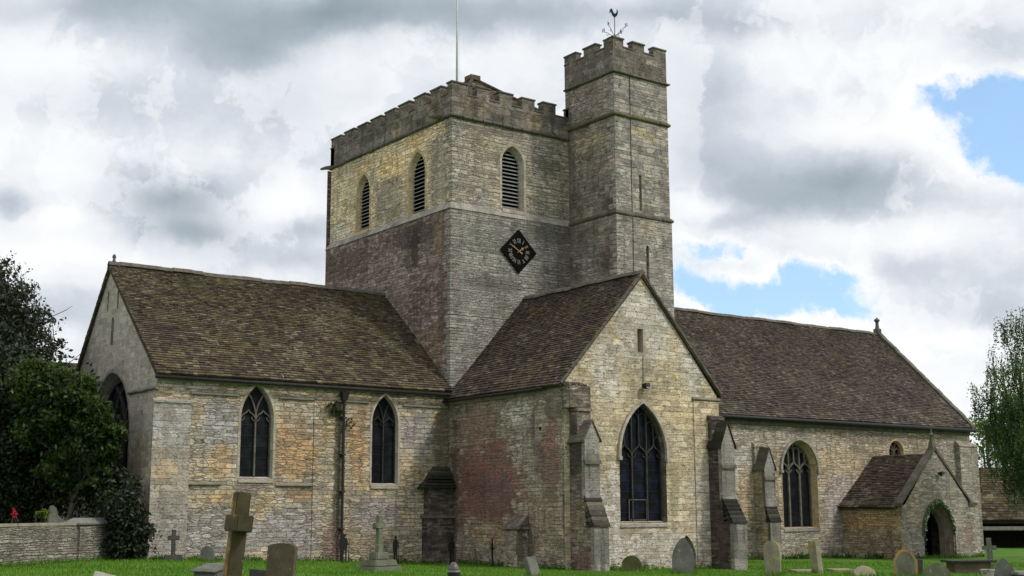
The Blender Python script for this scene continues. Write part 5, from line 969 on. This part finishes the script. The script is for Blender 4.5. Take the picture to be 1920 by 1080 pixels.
# bollard
x, y, g = at(851, 25); t = thing('bollard', (x, y, g), 'short black bollard with grey domed cap in front of the tower corner', 'bollard')
mb = MB(); mb.lathe((x, y, g), [(.125, -.2), (.125, .52), (.115, .535)], 20); mb.build('post', M['iron'], t, smooth=False)
mb = MB(); mb.lathe((x, y, g), [(.12, .52), (.128, .535), (.128, .552), (.10, .56)], 20); mb.build('collar', M['louvre'], t)
M['dome'] = simple('dull_pink_grey_dome', (.15, .12, .12), (.07, .06, .06), 6, rough=.35); mb = MB(); mb.lathe((x, y, g), [(.115, .55), (.105, .60), (.085, .65), (.065, .685), (.04, .71), (.012, .72)], 20); mb.build('domed_cap', M['dome'], t, smooth=True)
headstone(1002, 37, 'flat', .36, .62, .22, 'g_grey', 35, -4, -22, 'short tilted stone with a pale worn top near the transept corner')
headstone(1279, 46, 'pointed', .78, 1.32, .13, 'g_grey', -12, 1, -3, 'tall grey pointed headstone in front of the blocked doorway')
headstone(1183, 47.5, 'round', .72, .60, .16, 'g_green', -8, 0, -6, 'low moss covered rounded stone under the great south window')
headstone(1447, 46, 'round', .58, 1.24, .17, 'g_cream', -24, -2.5, -3, 'pale round topped headstone in front of the nave buttress')
# leaning pale slab, orange stone, others
headstone(1530, 48, 'flat', .30, 1.26, .34, 'g_cream', 38, -5, -2, 'narrow leaning pillar stone with a yellowed side below the nave window')
headstone(1614, 47, 'round', 1.0, .33, .45, 'g_cream', 12, 6, -22, 'broken pale lump of carved stone lying left of the orange headstone')
headstone(1694, 46, 'shoulder', .86, 1.0, .14, 'g_orange', -14, .5, -3, 'orange lichened headstone with shoulders and a pale inscribed panel', panel=True)
headstone(1751, 45, 'ogee', .92, .56, .14, 'g_lichgreen', -12, 0, -2, 'low broad headstone with a curved top right of the orange one')
headstone(1716, 47, 'flat', .34, .62, .2, 'g_dark', -12, 3, 0, 'dark stump of stone wedged between the orange and the broad headstone')
headstone(1879, 43, 'pointed', .74, .80, .14, 'g_grey', -18, -3, -3, 'grey pointed headstone beside the white urn')
x, y, g = at(1854, 54); t = thing('stone_cross', (x, y, g), 'slender grey cross in front of the open shed', 'grave cross', 'gravestones in the churchyard')
crossparts(t, 'g_grey', lambda ps: xf(ps, x, y, g, FACE + R(-15), R(-1.5), 0), 1.30, .24, .16, .29, .17, .80, .85)
x, y, g = at(1847, 42.5); mb = MB(); mb.lathe((x, y, g), [(.10, -.2), (.13, .02), (.13, .06), (.16, .16), (.215, .36), (.235, .40), (.235, .435), (.19, .435), (.17, .38)], 18); tag(mb.build('stone_urn', M['g_pale'], smooth=False), 'white stone urn flaring to the rim beside the grey pointed headstone', 'urn')
x, y, g = at(1812, 50); t = thing('table_tomb', (x, y, g), 'long flat dark slab tomb in front of the porch doorway', 'tomb', 'gravestones in the churchyard'); T = lambda ps: xf(ps, x, y, g, FACE + R(8), 0, 0)
mb = MB(); mb.hexa(T([(-.92, -.5, .42), (.92, -.5, .42), (.92, .5, .42), (-.92, .5, .42)]), T([(-.95, -.53, .5), (.95, -.53, .5), (.95, .53, .5), (-.95, .53, .5)])); mb.build('slab', M['g_dark'], t, bevel=.015)
mb = MB(); mb.hexa(T([(-.75, -.36, -.2), (.75, -.36, -.2), (.75, .36, -.2), (-.75, .36, -.2)]), T([(-.75, -.36, .42), (.75, -.36, .42), (.75, .36, .42), (-.75, .36, .42)])); mb.build('tomb_chest', M['g_brown'], t)
x, y, g = at(1915, 43); t = thing('table_tomb', (x, y, g), 'grey chest tomb cut by the right edge of the view', 'tomb', 'gravestones in the churchyard'); T = lambda ps: xf(ps, x, y, g, FACE + R(10), 0, 0)
mb = MB(); mb.hexa(T([(-.45, -.4, -.3), (.75, -.4, -.3), (.75, .4, -.3), (-.45, .4, -.3)]), T([(-.45, -.4, .26), (.75, -.4, .26), (.75, .4, .26), (-.45, .4, .26)])); mb.build('tomb_chest', M['g_grey'], t); mb = MB(); mb.hexa(T([(-.52, -.47, .26), (.82, -.47, .26), (.82, .47, .26), (-.52, .47, .26)]), T([(-.5, -.45, .36), (.8, -.45, .36), (.8, .45, .36), (-.5, .45, .36)])); mb.build('slab', M['coping_grey'], t, bevel=.015)
for u, dep, w, lab in ((1506, 50, 1.0, 'low pale kerb stone in the grass left of the leaning pillar stone'), (1572, 51, .9, 'low pale kerb stone in the grass right of the leaning pillar stone')):
    x, y, g = at(u, dep); T = lambda ps: xf(ps, x, y, g, FACE + R(6), 0, 0); mb = MB(); mb.hexa(T([(-w / 2, -.5, -.1), (w / 2, -.5, -.1), (w / 2, .5, -.1), (-w / 2, .5, -.1)]), T([(-w / 2, -.5, .09), (w / 2, -.5, .09), (w / 2, .5, .1), (-w / 2, .5, .1)])); tag(mb.build('kerb_stone', M['g_cream'], bevel=.02), lab, 'grave kerb', 'gravestones in the churchyard')

# ---- soldier silhouettes (flat metal cut-outs standing before the wall)
SOL = [(-.05, 0), (.03, 0), (.05, .04), (.045, .30), (.075, .52), (.10, .50), (.115, .04), (.10, .0), (.19, 0), (.19, .03), (.165, .06), (.165, .50), (.19, .70), (.21, .86), (.17, .95), (.10, .99), (.085, 1.02), (.13, 1.04), (.135, 1.07), (.10, 1.12), (.055, 1.135), (.0, 1.12), (-.04, 1.07), (-.03, 1.045), (.0, 1.03), (.0, .99), (-.09, .96), (-.135, .90), (-.15, .74), (-.13, .58), (-.09, .54), (-.065, .30)]
RIF = [(.235, 0), (.265, 0), (.275, .25), (.26, .55), (.262, .92), (.245, .92), (.24, .55), (.225, .25)]
def soldier(u, dep, yaw, label):
    x, y, g = at(u, dep); t = thing('soldier_silhouette', (x, y, g), label, 'metal silhouette', 'black soldier silhouettes along the church wall'); T = lambda ps: xf([(p[0] - .05, p[1], p[2]) for p in ps], x, y, g, FACE + R(yaw), 0, 0)
    mb = MB(); extrude(mb, SOL, .018, T); mb.build('figure', M['iron'], t); mb = MB(); extrude(mb, RIF, .016, T); mb.obox(T([(.16, 0, .74)])[0], RH * .09, FH * .008, (0, 0, .03)); mb.build('rifle', M['iron'], t)
    mb = MB(); mb.hexa(T([(-.16, -.08, -.06), (.3, -.08, -.06), (.3, .08, -.06), (-.16, .08, -.06)]), T([(-.16, -.08, .012), (.3, -.08, .012), (.3, .08, .012), (-.16, .08, .012)])); mb.build('base_plate', M['iron'], t)
soldier(645, 49, 15, 'black soldier silhouette standing beside the downpipe, turned towards the viewer'); soldier(742, 50.5, 62, 'thin black soldier silhouette to the right of the cross on its plinth'); soldier(847, 50.5, 50, 'black soldier silhouette in front of the dark corner buttress'); soldier(923, 50.3, 80, 'black soldier silhouette seen edge on against the reddish transept wall')

# ---- low dry stone wall with pier at the left
wl = thing('dry_stone_wall', (-17, -1.2, 0), 'low coursed stone wall with pale coping and a square end pier at the left', 'wall')
A = Vector((-24.2, -7.1, 0)); B = Vector((-16.35, -.75, 0)); C2 = Vector((-14.75, .55, 0)); d = (B - A).normalized(); nn = Vector((d.y, -d.x, 0))
def wslab(mb, a, b, z0, z1, th, over=0):
    dd = (b - a).normalized(); q = Vector((dd.y, -dd.x, 0)) * (th / 2 + over); a = a - dd * over; b = b + dd * over
    mb.hexa([a + q + Vector((0, 0, z0)), b + q + Vector((0, 0, z0)), b - q + Vector((0, 0, z0)), a - q + Vector((0, 0, z0))], [a + q + Vector((0, 0, z1)), b + q + Vector((0, 0, z1)), b - q + Vector((0, 0, z1)), a - q + Vector((0, 0, z1))])
mb = MB(); wslab(mb, A, B, -.5, 1.20, .42); mb.build('wall_face', M['wallstone'], wl)
n = 9
for i in range(n): mb = MB(); wslab(mb, A + (B - A) * (i / n), A + (B - A) * ((i + .992) / n), 1.205, 1.315 + random.uniform(-.008, .008), .42, .0); mb.build('coping', M['coping'], wl, bevel=.02)
pr = MB(); wslab(pr, B, C2, -.5, 1.22, .62); po = pr.build('pier', M['wallstone'], wl)
mb = MB(); dd = (C2 - B).normalized(); q = Vector((dd.y, -dd.x, 0)); z = Vector((0, 0, 1)); lo = [B - dd * .08 + q * .38, C2 + dd * .08 + q * .38, C2 + dd * .08 - q * .38, B - dd * .08 - q * .38]; up = [B + dd * .22 + q * .16, C2 - dd * .22 + q * .16, C2 - dd * .22 - q * .16, B + dd * .22 - q * .16]
mb.hexa([p + z * 1.225 for p in lo], [p + z * 1.30 for p in lo]); mb.hexa([p + z * 1.30 for p in lo], [p + z * 1.47 for p in up]); mb.build('cap', M['coping_grey'], po, bevel=.015)

# ---- open shed at the right
def shed():
    x, y, g = at(1919, 86); t = thing('open_shed', (x, y, g), 'dark open timber shed with a stone slate roof beyond the porch', 'shed'); r = RH; f = FH; o = Vector((x, y, g)); Z = Vector((0, 0, 1))
    p = lambda a, b, c: o + r * a + f * b + Z * c
    ap = [p(-1.7, 2.6, 5.5), p(3.7, 2.6, 5.5)]; ev = [p(-3.2, -.3, 1.9), p(5.2, -.3, 1.9), p(5.2, 5.6, 1.9), p(-3.2, 5.6, 1.9)]
    mb = MB()
    def plane(A, B, top, half=None):
        U = B - A; m = top - (A + B) / 2 if half is None else None
        S = (top - A) - U.normalized() * (top - A).dot(U.normalized()); return U, S
    U = ev[1] - ev[0]; S = ((ap[0] + ap[1]) / 2 - (ev[0] + ev[1]) / 2); W = U.length; La = (ap[0] - ev[0]).dot(U.normalized()); Lb = W - (ap[1] - ev[0]).dot(U.normalized()); Ls = S.length
    S2 = S - U.normalized() * S.dot(U.normalized()); Ls = S2.length
    class Q(MB): pass
    for (a, b, la, lb) in ((ev[0], ev[1], La, Lb), (ev[2], ev[3], Lb, La)):
        U = b - a; n = Vector((0, 0, 1)); S3 = (ap[0] + ap[1]) / 2 - (a + b) / 2; S3 = S3 - U.normalized() * S3.dot(U.normalized()); m2 = MB()
        slate_roof(m2, a, U, S3, U.length, S3.length, .24, .17, .35, clip=lambda u, s, L=S3.length, w=U.length: u > la * s / L - .1 and u < w - lb * s / L + .1)
        mb.raw(m2.v, m2.f); mb.r[-len(m2.f):] = m2.r
    for (a, b, tp) in ((ev[3], ev[0], ap[0]), (ev[1], ev[2], ap[1])):
        U = b - a; S3 = tp - (a + b) / 2; S3 = S3 - U.normalized() * S3.dot(U.normalized()); m2 = MB(); slate_roof(m2, a, U, S3, U.length, S3.length, .24, .17, .35, clip=lambda u, s, L=S3.length, w=U.length: abs(u - w / 2) < w / 2 * (1 - s / L) + .1)
        m2.v = m2.v[:-8]; m2.f = m2.f[:-6]; m2.r = m2.r[:-6]; mb.raw(m2.v, m2.f); mb.r[-len(m2.f):] = m2.r
    z = Z * -.06; mb.raw([ev[0] + z, ev[1] + z, ev[2] + z, ev[3] + z, ap[0] + z, ap[1] + z], [(0, 1, 5, 4), (2, 3, 4, 5), (3, 0, 4), (1, 2, 5), (0, 3, 2, 1)], .3)
    mb.build('shed_roof', M['roof_a'], t, rnd=True, uv=False)
    for a, b in ((-2.9, 0), (4.9, 0), (1.0, 0), (-2.9, 5.3), (4.9, 5.3)): mb = MB(); mb.obox(p(a, b, .7), r * .09, f * .09, Z * 1.15); mb.build('post', M['wood_dark'], t)
    mb = MB(); mb.obox(p(1, -.05, 1.76), r * 4.1, f * .08, Z * .12); mb.build('beam', M['wood_dark'], t); mb = MB(); mb.obox(p(.6, -.2, 1.32), r * 3.6, f * .03, Z * .13 + r * .0); mb.build('rail', M['wood_grey'], t)
    mb = MB(); mb.obox(p(1, 5.2, .6), r * 4.1, f * .06, Z * 1.2); mb.build('back_wall', M['wood_dark'], t); mb = MB(); mb.obox(p(-2.95, 2.7, .6), r * .05, f * 2.55, Z * 1.2); mb.obox(p(4.95, 2.7, .6), r * .05, f * 2.55, Z * 1.2); mb.build('side_wall', M['wood_dark'], t)
shed()
# ---- building behind the left tree
bt = thing('outbuilding', (-7, 28, 0), 'grey roofed building just showing behind the eastern gable', 'building')
mb = MB(); mb.box(-15.5, -3.0, 26, 33, -1, 8.9); mb.build('wall', M['gable_e'], bt)
mb = MB(); slate_roof(mb, (-15.8, 25.7, 8.8), (1, 0, 0), (0, 3.8, 1.6), 13, 4.1, .3, .25, .4); slate_roof(mb, (-15.8, 33.3, 8.8), (1, 0, 0), (0, -3.8, 1.6), 13, 4.1, .4, .4, .6); mb.build('roof', M['roof_a'], bt, rnd=True, uv=False)

# ================================================================== TREES AND PLANTS
def px(u, w, dep, rp): c = CAM + ray(u, w) * dep; return (c.x, c.y, c.z, rp * dep / FPX)
def crown(clumps, n, size, seed, sub=26, sig=.20, shell=.5, up=.25, squash=1.0):
    g = np.random.default_rng(seed); cl = np.array(clumps); wts = cl[:, 3] ** 2.2; wts /= wts.sum(); ns = np.maximum(6, (sub * len(cl) * wts * 1.0)).astype(int)
    SC_, SR = [], []
    for c, k in zip(cl, ns):
        d = g.normal(size=(k, 3)); d /= np.linalg.norm(d, axis=1, keepdims=True); d[:, 2] *= squash
        r = c[3] * (shell + (1 - shell) * g.random((k, 1)) ** .6); SC_.append(c[:3] + d * r); SR.append(np.full(k, c[3]))
    SC_ = np.concatenate(SC_); SR = np.concatenate(SR); idx = g.choice(len(SC_), n, p=SR ** 1.6 / (SR ** 1.6).sum())
    Pn = SC_[idx] + g.normal(size=(n, 3)) * (SR[idx] * sig)[:, None] * np.array([1, 1, .75])
    V, F = quads(Pn, size, g, up); tone = g.random(len(SC_))[idx] * .55 + g.random(n) * .45
    return V, F, tone
def limb(mb, a, b, r0, r1, seed, bend=.12, n=6):
    g = random.Random(seed); a, b = Vector(a), Vector(b); L = (b - a).length; pts = [a.lerp(b, i / n) + Vector((g.uniform(-1, 1), g.uniform(-1, 1), g.uniform(-.5, .5))) * L * bend * (0 < i < n) * .5 for i in range(n + 1)]
    mb.tube(pts, [r0 + (r1 - r0) * i / n for i in range(n + 1)], 7); return pts
def tree(name, base, tops, label, clumps, n, size, mat, seed, r0=.28, bark='bark', group=None, **kw):
    t = thing(name, base, label, 'tree', group); mb = MB(); base = Vector(base); fork = base + (Vector(tops[0]) - base) * .38; limb(mb, base - Vector((0, 0, .3)), fork, r0, r0 * .7, seed, .05)
    for i, q in enumerate(tops):
        pts = limb(mb, fork, q, r0 * .6, r0 * .12, seed + i)
        for j in range(4):
            g = random.Random(seed * 9 + i * 5 + j); p = pts[2 + j % 4]; limb(mb, p, p + Vector((g.uniform(-1, 1), g.uniform(-1, 1), g.uniform(.1, .9))) * (Vector(q) - fork).length * .35, r0 * .16, r0 * .04, seed + j + 50)
    mb.build('trunk', M[bark], t, smooth=True); V, F, tone = crown(clumps, n, size, seed, **kw); mesh_np('crown', V, F, M[mat], t, tone); return t
M['leaf_holly'] = leafmat('dark_holly_leaves', [(0, (.007, .010, .006)), (.5, (.018, .028, .012)), (.85, (.040, .058, .022)), (1, (.085, .105, .042))], .10)
M['leaf_plum'] = leafmat('dusky_plum_leaves', [(0, (.018, .022, .014)), (.5, (.036, .040, .026)), (.8, (.055, .066, .034)), (1, (.09, .10, .05))], .25)
M['leaf_green'] = leafmat('olive_green_leaves', [(0, (.010, .018, .006)), (.4, (.028, .050, .012)), (.75, (.058, .098, .022)), (1, (.13, .18, .045))], .3)
M['leaf_birch'] = leafmat('birch_leaves', [(0, (.016, .034, .014)), (.4, (.05, .095, .04)), (.75, (.11, .18, .075)), (1, (.20, .27, .12))], .5)
M['leaf_far'] = leafmat('pale_distant_leaves', [(0, (.05, .09, .02)), (.5, (.10, .17, .04)), (1, (.20, .30, .08))], .4)
M['leaf_yellow'] = leafmat('yellow_green_leaves', [(0, (.05, .08, .012)), (1, (.17, .23, .035))], .4)
b = at(40, 50)
tree('holly_tree', b, [px(45, 700, 50, 0)[:3], px(120, 760, 49, 0)[:3], px(10, 640, 51, 0)[:3], px(150, 840, 49, 0)[:3]], 'dense dark holly tree filling the left edge behind the low wall',
     [px(40, 780, 50, 95), px(115, 800, 49.5, 72), px(30, 880, 50, 80), px(95, 890, 49.5, 58), px(150, 815, 49, 52), px(62, 695, 50.5, 58), px(12, 655, 51, 52), px(110, 745, 49.5, 40), px(148, 885, 48.8, 38), px(20, 945, 50, 50), px(80, 950, 50, 34), px(-40, 800, 50, 120), px(-30, 930, 50, 90)], 62000, .115, 'leaf_holly', 21, shell=.2, sub=46, sig=.27)
b = at(85, 54)
tree('plum_tree', b, [px(20, 540, 54, 0)[:3], px(70, 590, 53.5, 0)[:3], px(-10, 510, 54, 0)[:3], px(95, 625, 53, 0)[:3], px(50, 560, 54, 0)[:3]], 'thin leaved dusky tree with sky showing through above the holly',
     [px(15, 560, 54, 50), px(62, 605, 53.5, 42), px(-5, 515, 54, 36), px(85, 645, 53, 30), px(30, 640, 54, 55), px(-40, 600, 54, 70), px(100, 660, 53, 18), px(52, 545, 53.5, 22)], 15000, .095, 'leaf_plum', 31, r0=.22, shell=.35, sub=34, sig=.26)
b = at(123, 47.2)
tree('maple_tree', b, [px(165, 770, 47, 0)[:3], px(205, 800, 46.6, 0)[:3], px(120, 700, 47.4, 0)[:3], px(180, 850, 46.8, 0)[:3]], 'fresh green leafy tree with a mottled pale trunk reaching in front of the gable window',
     [px(168, 778, 47, 40), px(203, 806, 46.6, 28), px(70, 720, 47.5, 44), px(100, 780, 47.2, 40), px(60, 800, 47.2, 34), px(185, 880, 46.8, 26), px(140, 905, 47, 26), px(105, 870, 47, 30), px(112, 722, 47.4, 30), px(190, 848, 46.8, 30), px(220, 815, 46.5, 16), px(140, 745, 47, 40), px(168, 728, 47.2, 12), px(150, 840, 46.8, 32), px(190, 770, 46.8, 18)], 27000, .10, 'leaf_green', 41, r0=.15, bark='bark', shell=.3, sub=30, sig=.22)
def shrub(name, u, dep, label, clumps, n, size, mat, seed, cat='shrub', **kw):
    b = at(u, dep); t = thing(name, b, label, cat); V, F, tone = crown(clumps, n, size, seed, **kw); mesh_np('foliage', V, F, M[mat], t, tone); mb = MB()
    for i in range(4): c = clumps[i % len(clumps)]; limb(mb, (b[0] + .1 * i - .15, b[1], b[2] - .1), c[:3], .05, .015, seed + i, .15)
    mb.build('stem', M['bark'], t); return t
shrub('laurel_shrub', 240, 46, 'dark laurel shrub growing between the end pier and the church corner', [px(240, 955, 45.6, 36), px(256, 1005, 45.4, 30), px(232, 1020, 45.6, 34), px(205, 935, 46.5, 28), px(265, 965, 45.5, 14), px(215, 900, 47, 24), px(245, 905, 46.2, 20), px(262, 1030, 45.4, 18), px(190, 910, 48, 30), px(215, 985, 46.2, 34)], 9000, .085, 'leaf_holly', 51, sub=30, shell=.25, sig=.24)
shrub('tall_hedge', 110, 49, 'black green hedge standing right behind the low wall', [px(60, 930, 49, 50), px(110, 945, 48.5, 40), px(160, 925, 48.5, 45), px(190, 960, 48, 30), px(10, 930, 49, 60), px(-50, 930, 49, 70), px(180, 880, 49, 30)], 11000, .09, 'leaf_holly', 57, shell=.25, sig=.25)
shrub('flowering_plant', 27, 44, 'small patch of bright red flowers above the low wall', [px(27, 962, 43.5, 5), px(28, 970, 43.5, 4.5), px(26, 955, 43.5, 3.5)], 260, .03, 'red', 61, 'flowers', sub=8, shell=.2)
shrub('border_plant', 75, 44, 'yellow green strap leaved plant above the low wall', [px(70, 966, 43.5, 7), px(82, 964, 43.5, 9)], 200, .085, 'leaf_yellow', 63, 'plant', sub=8, shell=.2)
x, y, g = at(108, 45.5); T = lambda ps: xf(ps, x, y, g, FACE + R(20), R(-4), R(-3)); mb = MB(); extrude(mb, [(-.30, -.3), (.36, -.3), (.34, 1.35), (.22, 1.48), (.12, 1.52), (.05, 1.85), (-.10, 2.02), (-.2, 1.9), (-.28, 1.5)], .3, T); tag(mb.build('standing_stone', M['g_grey'], bevel=.05), 'grey broken standing stone between the hedge and the low wall', 'stone')
# birch at the right with hanging twigs
def birch():
    b = at(1935, 66); t = thing('birch_tree', b, 'weeping birch with hanging twigs at the right edge', 'tree'); g = np.random.default_rng(71)
    cl = [px(1908, 595, 66, 26), px(1880, 612, 66, 20), px(1925, 640, 66, 40), px(1900, 690, 65.5, 34), px(1862, 690, 65, 22), px(1850, 735, 65, 30), px(1885, 760, 65, 42), px(1825, 728, 65, 14), px(1915, 800, 65, 62), px(1880, 850, 65, 42), px(1912, 895, 65, 34), px(1945, 720, 66, 80), px(1950, 860, 65, 80), px(1858, 655, 65, 9), px(1865, 800, 65, 30), px(1835, 760, 65.4, 14), px(1846, 800, 65.2, 14)]
    cl = np.array(cl); w = cl[:, 3] ** 2; w /= w.sum(); Pn = []; mb = MB(); base = Vector(b)
    for k in range(2100):
        c = cl[g.choice(len(cl), p=w)]; d = g.normal(size=3); d /= np.linalg.norm(d); s = c[:3] + d * c[3] * g.random() ** .5; L = g.uniform(.4, 1.35) * (1 if c[3] > .5 else .6); sway = g.normal(size=2) * .10
        m = int(L / .055); tt = np.linspace(0, 1, m)
        line = np.stack([s[0] + sway[0] * tt * L, s[1] + sway[1] * tt * L, s[2] - tt * L], 1); Pn.append(line + g.normal(size=(m, 3)) * .05)
        if k % 4 == 0: mb.tube([line[0], line[m // 2], line[-1]], [.012, .008, .004], 4, cap=False)
    Pn = np.concatenate(Pn); V, F = quads(Pn, .062, g, .0); tone = np.clip(g.random(len(F)) * .7 + .3 * np.sin(Pn[:, 2] * 1.7) * .5 + .15, 0, 1); mesh_np('crown', V, F, M['leaf_birch'], t, tone)
    fork = base + Vector((0, 0, 4)); limb(mb, base, fork, .26, .2, 3, .03)
    for i, c in enumerate(cl): limb(mb, fork, c[:3] - np.array([0, 0, c[3] * .2]), .10, .015, 80 + i, .12)
    mb.build('trunk', M['bark'], t, smooth=True)
birch()
tree('lime_tree', at(1845, 98), [px(1842, 830, 98, 0)[:3], px(1865, 780, 98, 0)[:3]], 'pale green sunlit tree seen between the porch and the birch', [px(1838, 838, 98, 20), px(1850, 800, 98, 28), px(1880, 820, 98, 40), px(1832, 790, 98, 12), px(1900, 770, 99, 40), px(1828, 860, 98, 12)], 3600, .16, 'leaf_far', 81, shell=.2, sig=.3)
shrub('yellow_shrub', 1840, 100, 'yellow green bush behind the shed roof', [px(1838, 905, 100, 16), px(1850, 915, 100, 18), px(1830, 925, 100, 14)], 1600, .16, 'leaf_yellow', 83, shell=.2)
tree('ash_tree', at(1960, 110), [px(1960, 850, 110, 0)[:3], px(2010, 800, 110, 0)[:3]], 'dark broad tree behind the shed at the far right', [px(1930, 870, 110, 60), px(2000, 800, 110, 90), px(1960, 940, 110, 70), px(1880, 950, 110, 30)], 7000, .22, 'leaf_birch', 85, shell=.2)
for i, (u, dep, rp) in enumerate(((-140, 60, 110), (2060, 90, 110))):
    tree('yew_tree', at(u, dep), [px(u, 780, dep, 0)[:3], px(u + 30, 820, dep, 0)[:3]], ['broad dark yew outside the left edge', 'broad dark yew outside the right edge'][i], [px(u, 800, dep, rp), px(u - 40, 880, dep, rp), px(u + 50, 890, dep, rp * .8)], 5000, .2, 'leaf_holly', 90 + i, shell=.3)
# strap leaved plants and weeds by the nave wall
M['strap'] = leafmat('pale_strap_leaves', [(0, (.05, .09, .02)), (.6, (.16, .22, .09)), (1, (.42, .45, .33))], .2)
M['weed'] = leafmat('weed_leaves', [(0, (.01, .03, .006)), (1, (.045, .10, .018))], .2)
for i, (x, y, lab) in enumerate(((21.6, -.9, 'pale strap leaved plant under the nave window'), (24.3, -1.4, 'strap leaved plant between the nave window and the porch'), (25.4, -2.6, 'strap leaved plant at the corner of the porch wall'), (25.3, -4.6, 'strap leaved plant in front of the porch buttress'))):
    g = random.Random(i + 5); z = gz(x); t = thing('strap_leaf_plant', (x, y, z), lab, 'plant', 'strap leaved plants along the nave'); mb = MB()
    for k in range(26):
        a = g.uniform(0, 6.28); L = g.uniform(.4, .85); d = Vector((math.cos(a), math.sin(a), 0)); s = Vector((-d.y, d.x, 0)) * .022; h = g.uniform(.35, .8) * L; p0 = Vector((x, y, z)) + d * .06 + Vector((g.uniform(-.3, .3), g.uniform(-.15, .15), 0)); p1 = p0 + d * L * .35 + Vector((0, 0, h)); p2 = p0 + d * L + Vector((0, 0, h * .55)); r = g.random() ** 2
        mb.quad(p0 - s, p0 + s, p1 + s, p1 - s, r=r); mb.quad(p1 - s, p1 + s, p2 + s * .2, p2 - s * .2, r=r)
    mb.build('leaves', M['strap'], t, rnd=True); V, F = scatter_leaves([(x + dx, y, z + .08) for dx in (-.6, -.2, .3, .7)], (.25, .15, .08), 60, .06, i); mesh_np('undergrowth', V, F, M['weed'], t, rng.random(len(F)))
# grass blades over the visible lawn
def grass():
    g = np.random.default_rng(5); n = 150000; u = g.uniform(-60, 1980, n); dep = 30 + 34 * g.random(n) ** 1.15
    D = np.array(FW)[None] + np.array(RT)[None] * ((u - 960) / FPX)[:, None]; Pn = np.array(CAM)[None] + D * dep[:, None]; x, y = Pn[:, 0], Pn[:, 1]
    ok = ~(((x > -13.5) & (y > -.12)) | ((x > -.1) & (x < 8.5) & (y > -8.0)) | ((x > 26) & (x < 32.7) & (y > -4.1)) | (y > 1.5))
    side = (x - A.x) * d.y - (y - A.y) * d.x; ok &= ~((side < .25) & (x < -14.4)); x, y = x[ok], y[ok]; m = len(x); z = np.interp(x, GX, GZ)
    pn = np.sin(x * .8 + 1.7 * np.sin(y * .6)) * np.cos(y * 1.1); h = g.uniform(.045, .10, m) * (1.05 + .35 * pn); a = g.uniform(0, 6.28, m); w = g.uniform(.012, .022, m); lx, ly = g.normal(size=m) * .035, g.normal(size=m) * .035
    V = np.stack([np.stack([x - np.cos(a) * w, y - np.sin(a) * w, z - .02], 1), np.stack([x + np.cos(a) * w, y + np.sin(a) * w, z - .02], 1), np.stack([x + lx, y + ly, z + h], 1)], 1).reshape(-1, 3)
    M['grass'] = leafmat('grass_blades', [(0, (.05, .125, .010)), (.5, (.095, .215, .014)), (1, (.19, .31, .04))], .25)
    o = mesh_np('grass', V, np.arange(m * 3).reshape(-1, 3), M['grass'], None, np.clip(.48 + .2 * pn + .2 * np.sin(x * 2.3 + 2 * np.sin(y * 1.9)) * np.sin(y * 2.9 + x) + g.normal(size=m) * .25, 0, 1)); tag(o, 'short bright green mown grass of the churchyard', 'grass', kind='stuff')
    tv = []                                                  # longer tufts left by the mower round the stones and walls
    ring_ = [(bx + math.cos(a) * bw * .6 + g.normal() * .05, by + math.sin(a) * bw * .5 + g.normal() * .05) for bx, by, bw in BASES for a in g.uniform(0, 6.28, 60)]
    for (p, q2) in (((-13.3, -.25), (-.1, -.25)), ((-.2, -.4), (-.2, -8)), ((0, -8.15), (8.4, -8.15)), ((9, -.25), (26, -.25)), ((26, -4.3), (32.6, -4.3)), ((A.x + .3, A.y - .35), (C2.x + .2, C2.y - .3))):
        L = math.hypot(q2[0] - p[0], q2[1] - p[1]); ring_ += [(p[0] + (q2[0] - p[0]) * t + g.normal() * .12, p[1] + (q2[1] - p[1]) * t - abs(g.normal()) * .18) for t in g.random(int(L * 40))]
    ring_ = np.repeat(np.array(ring_), 3, 0) + g.normal(size=(len(ring_) * 3, 2)) * .03; m2 = len(ring_); x2, y2 = ring_[:, 0], ring_[:, 1]; z2 = np.interp(x2, GX, GZ); h2 = g.uniform(.10, .26, m2); a2 = g.uniform(0, 6.28, m2); w2 = g.uniform(.010, .02, m2)
    V2 = np.stack([np.stack([x2 - np.cos(a2) * w2, y2 - np.sin(a2) * w2, z2 - .02], 1), np.stack([x2 + np.cos(a2) * w2, y2 + np.sin(a2) * w2, z2 - .02], 1), np.stack([x2 + g.normal(size=m2) * .07, y2 + g.normal(size=m2) * .07, z2 + h2], 1)], 1).reshape(-1, 3)
    o = mesh_np('long_grass', V2, np.arange(m2 * 3).reshape(-1, 3), M['grass'], None, np.clip(g.normal(.3, .28, m2), 0, 1)); tag(o, 'longer grass tufts around the gravestones and wall feet', 'grass', kind='stuff')
    k = 2600; q = g.random(k)                                # ragged weeds at the foot of the walls
    runs = [((-13.3, -.2), (-.1, -.2)), ((-.15, -.4), (-.15, -8)), ((0, -8.05), (8.4, -8.05)), ((9, -.2), (26, -.2)), ((26, -4.3), (32.6, -4.3))]; pts = []
    for (p, q2) in runs:
        L = math.hypot(q2[0] - p[0], q2[1] - p[1]); t = g.random(int(L * 26)); t = t[np.sin(t * L * 2.1) + np.sin(t * L * .7 + 1) > -.6]; xx = p[0] + (q2[0] - p[0]) * t; yy = p[1] + (q2[1] - p[1]) * t; pts.append(np.stack([xx + g.normal(size=len(t)) * .08, yy - np.abs(g.normal(size=len(t))) * .12, np.interp(xx, GX, GZ) + np.abs(g.normal(size=len(t))) * .10], 1))
    Pn = np.concatenate(pts); V, F = quads(np.repeat(Pn, 4, 0) + g.normal(size=(len(Pn) * 4, 3)) * .05, .05, g); o = mesh_np('weeds', V, F, M['weed'], None, g.random(len(F))); tag(o, 'ragged low weeds growing along the foot of the church walls', 'weeds', kind='stuff')
grass()
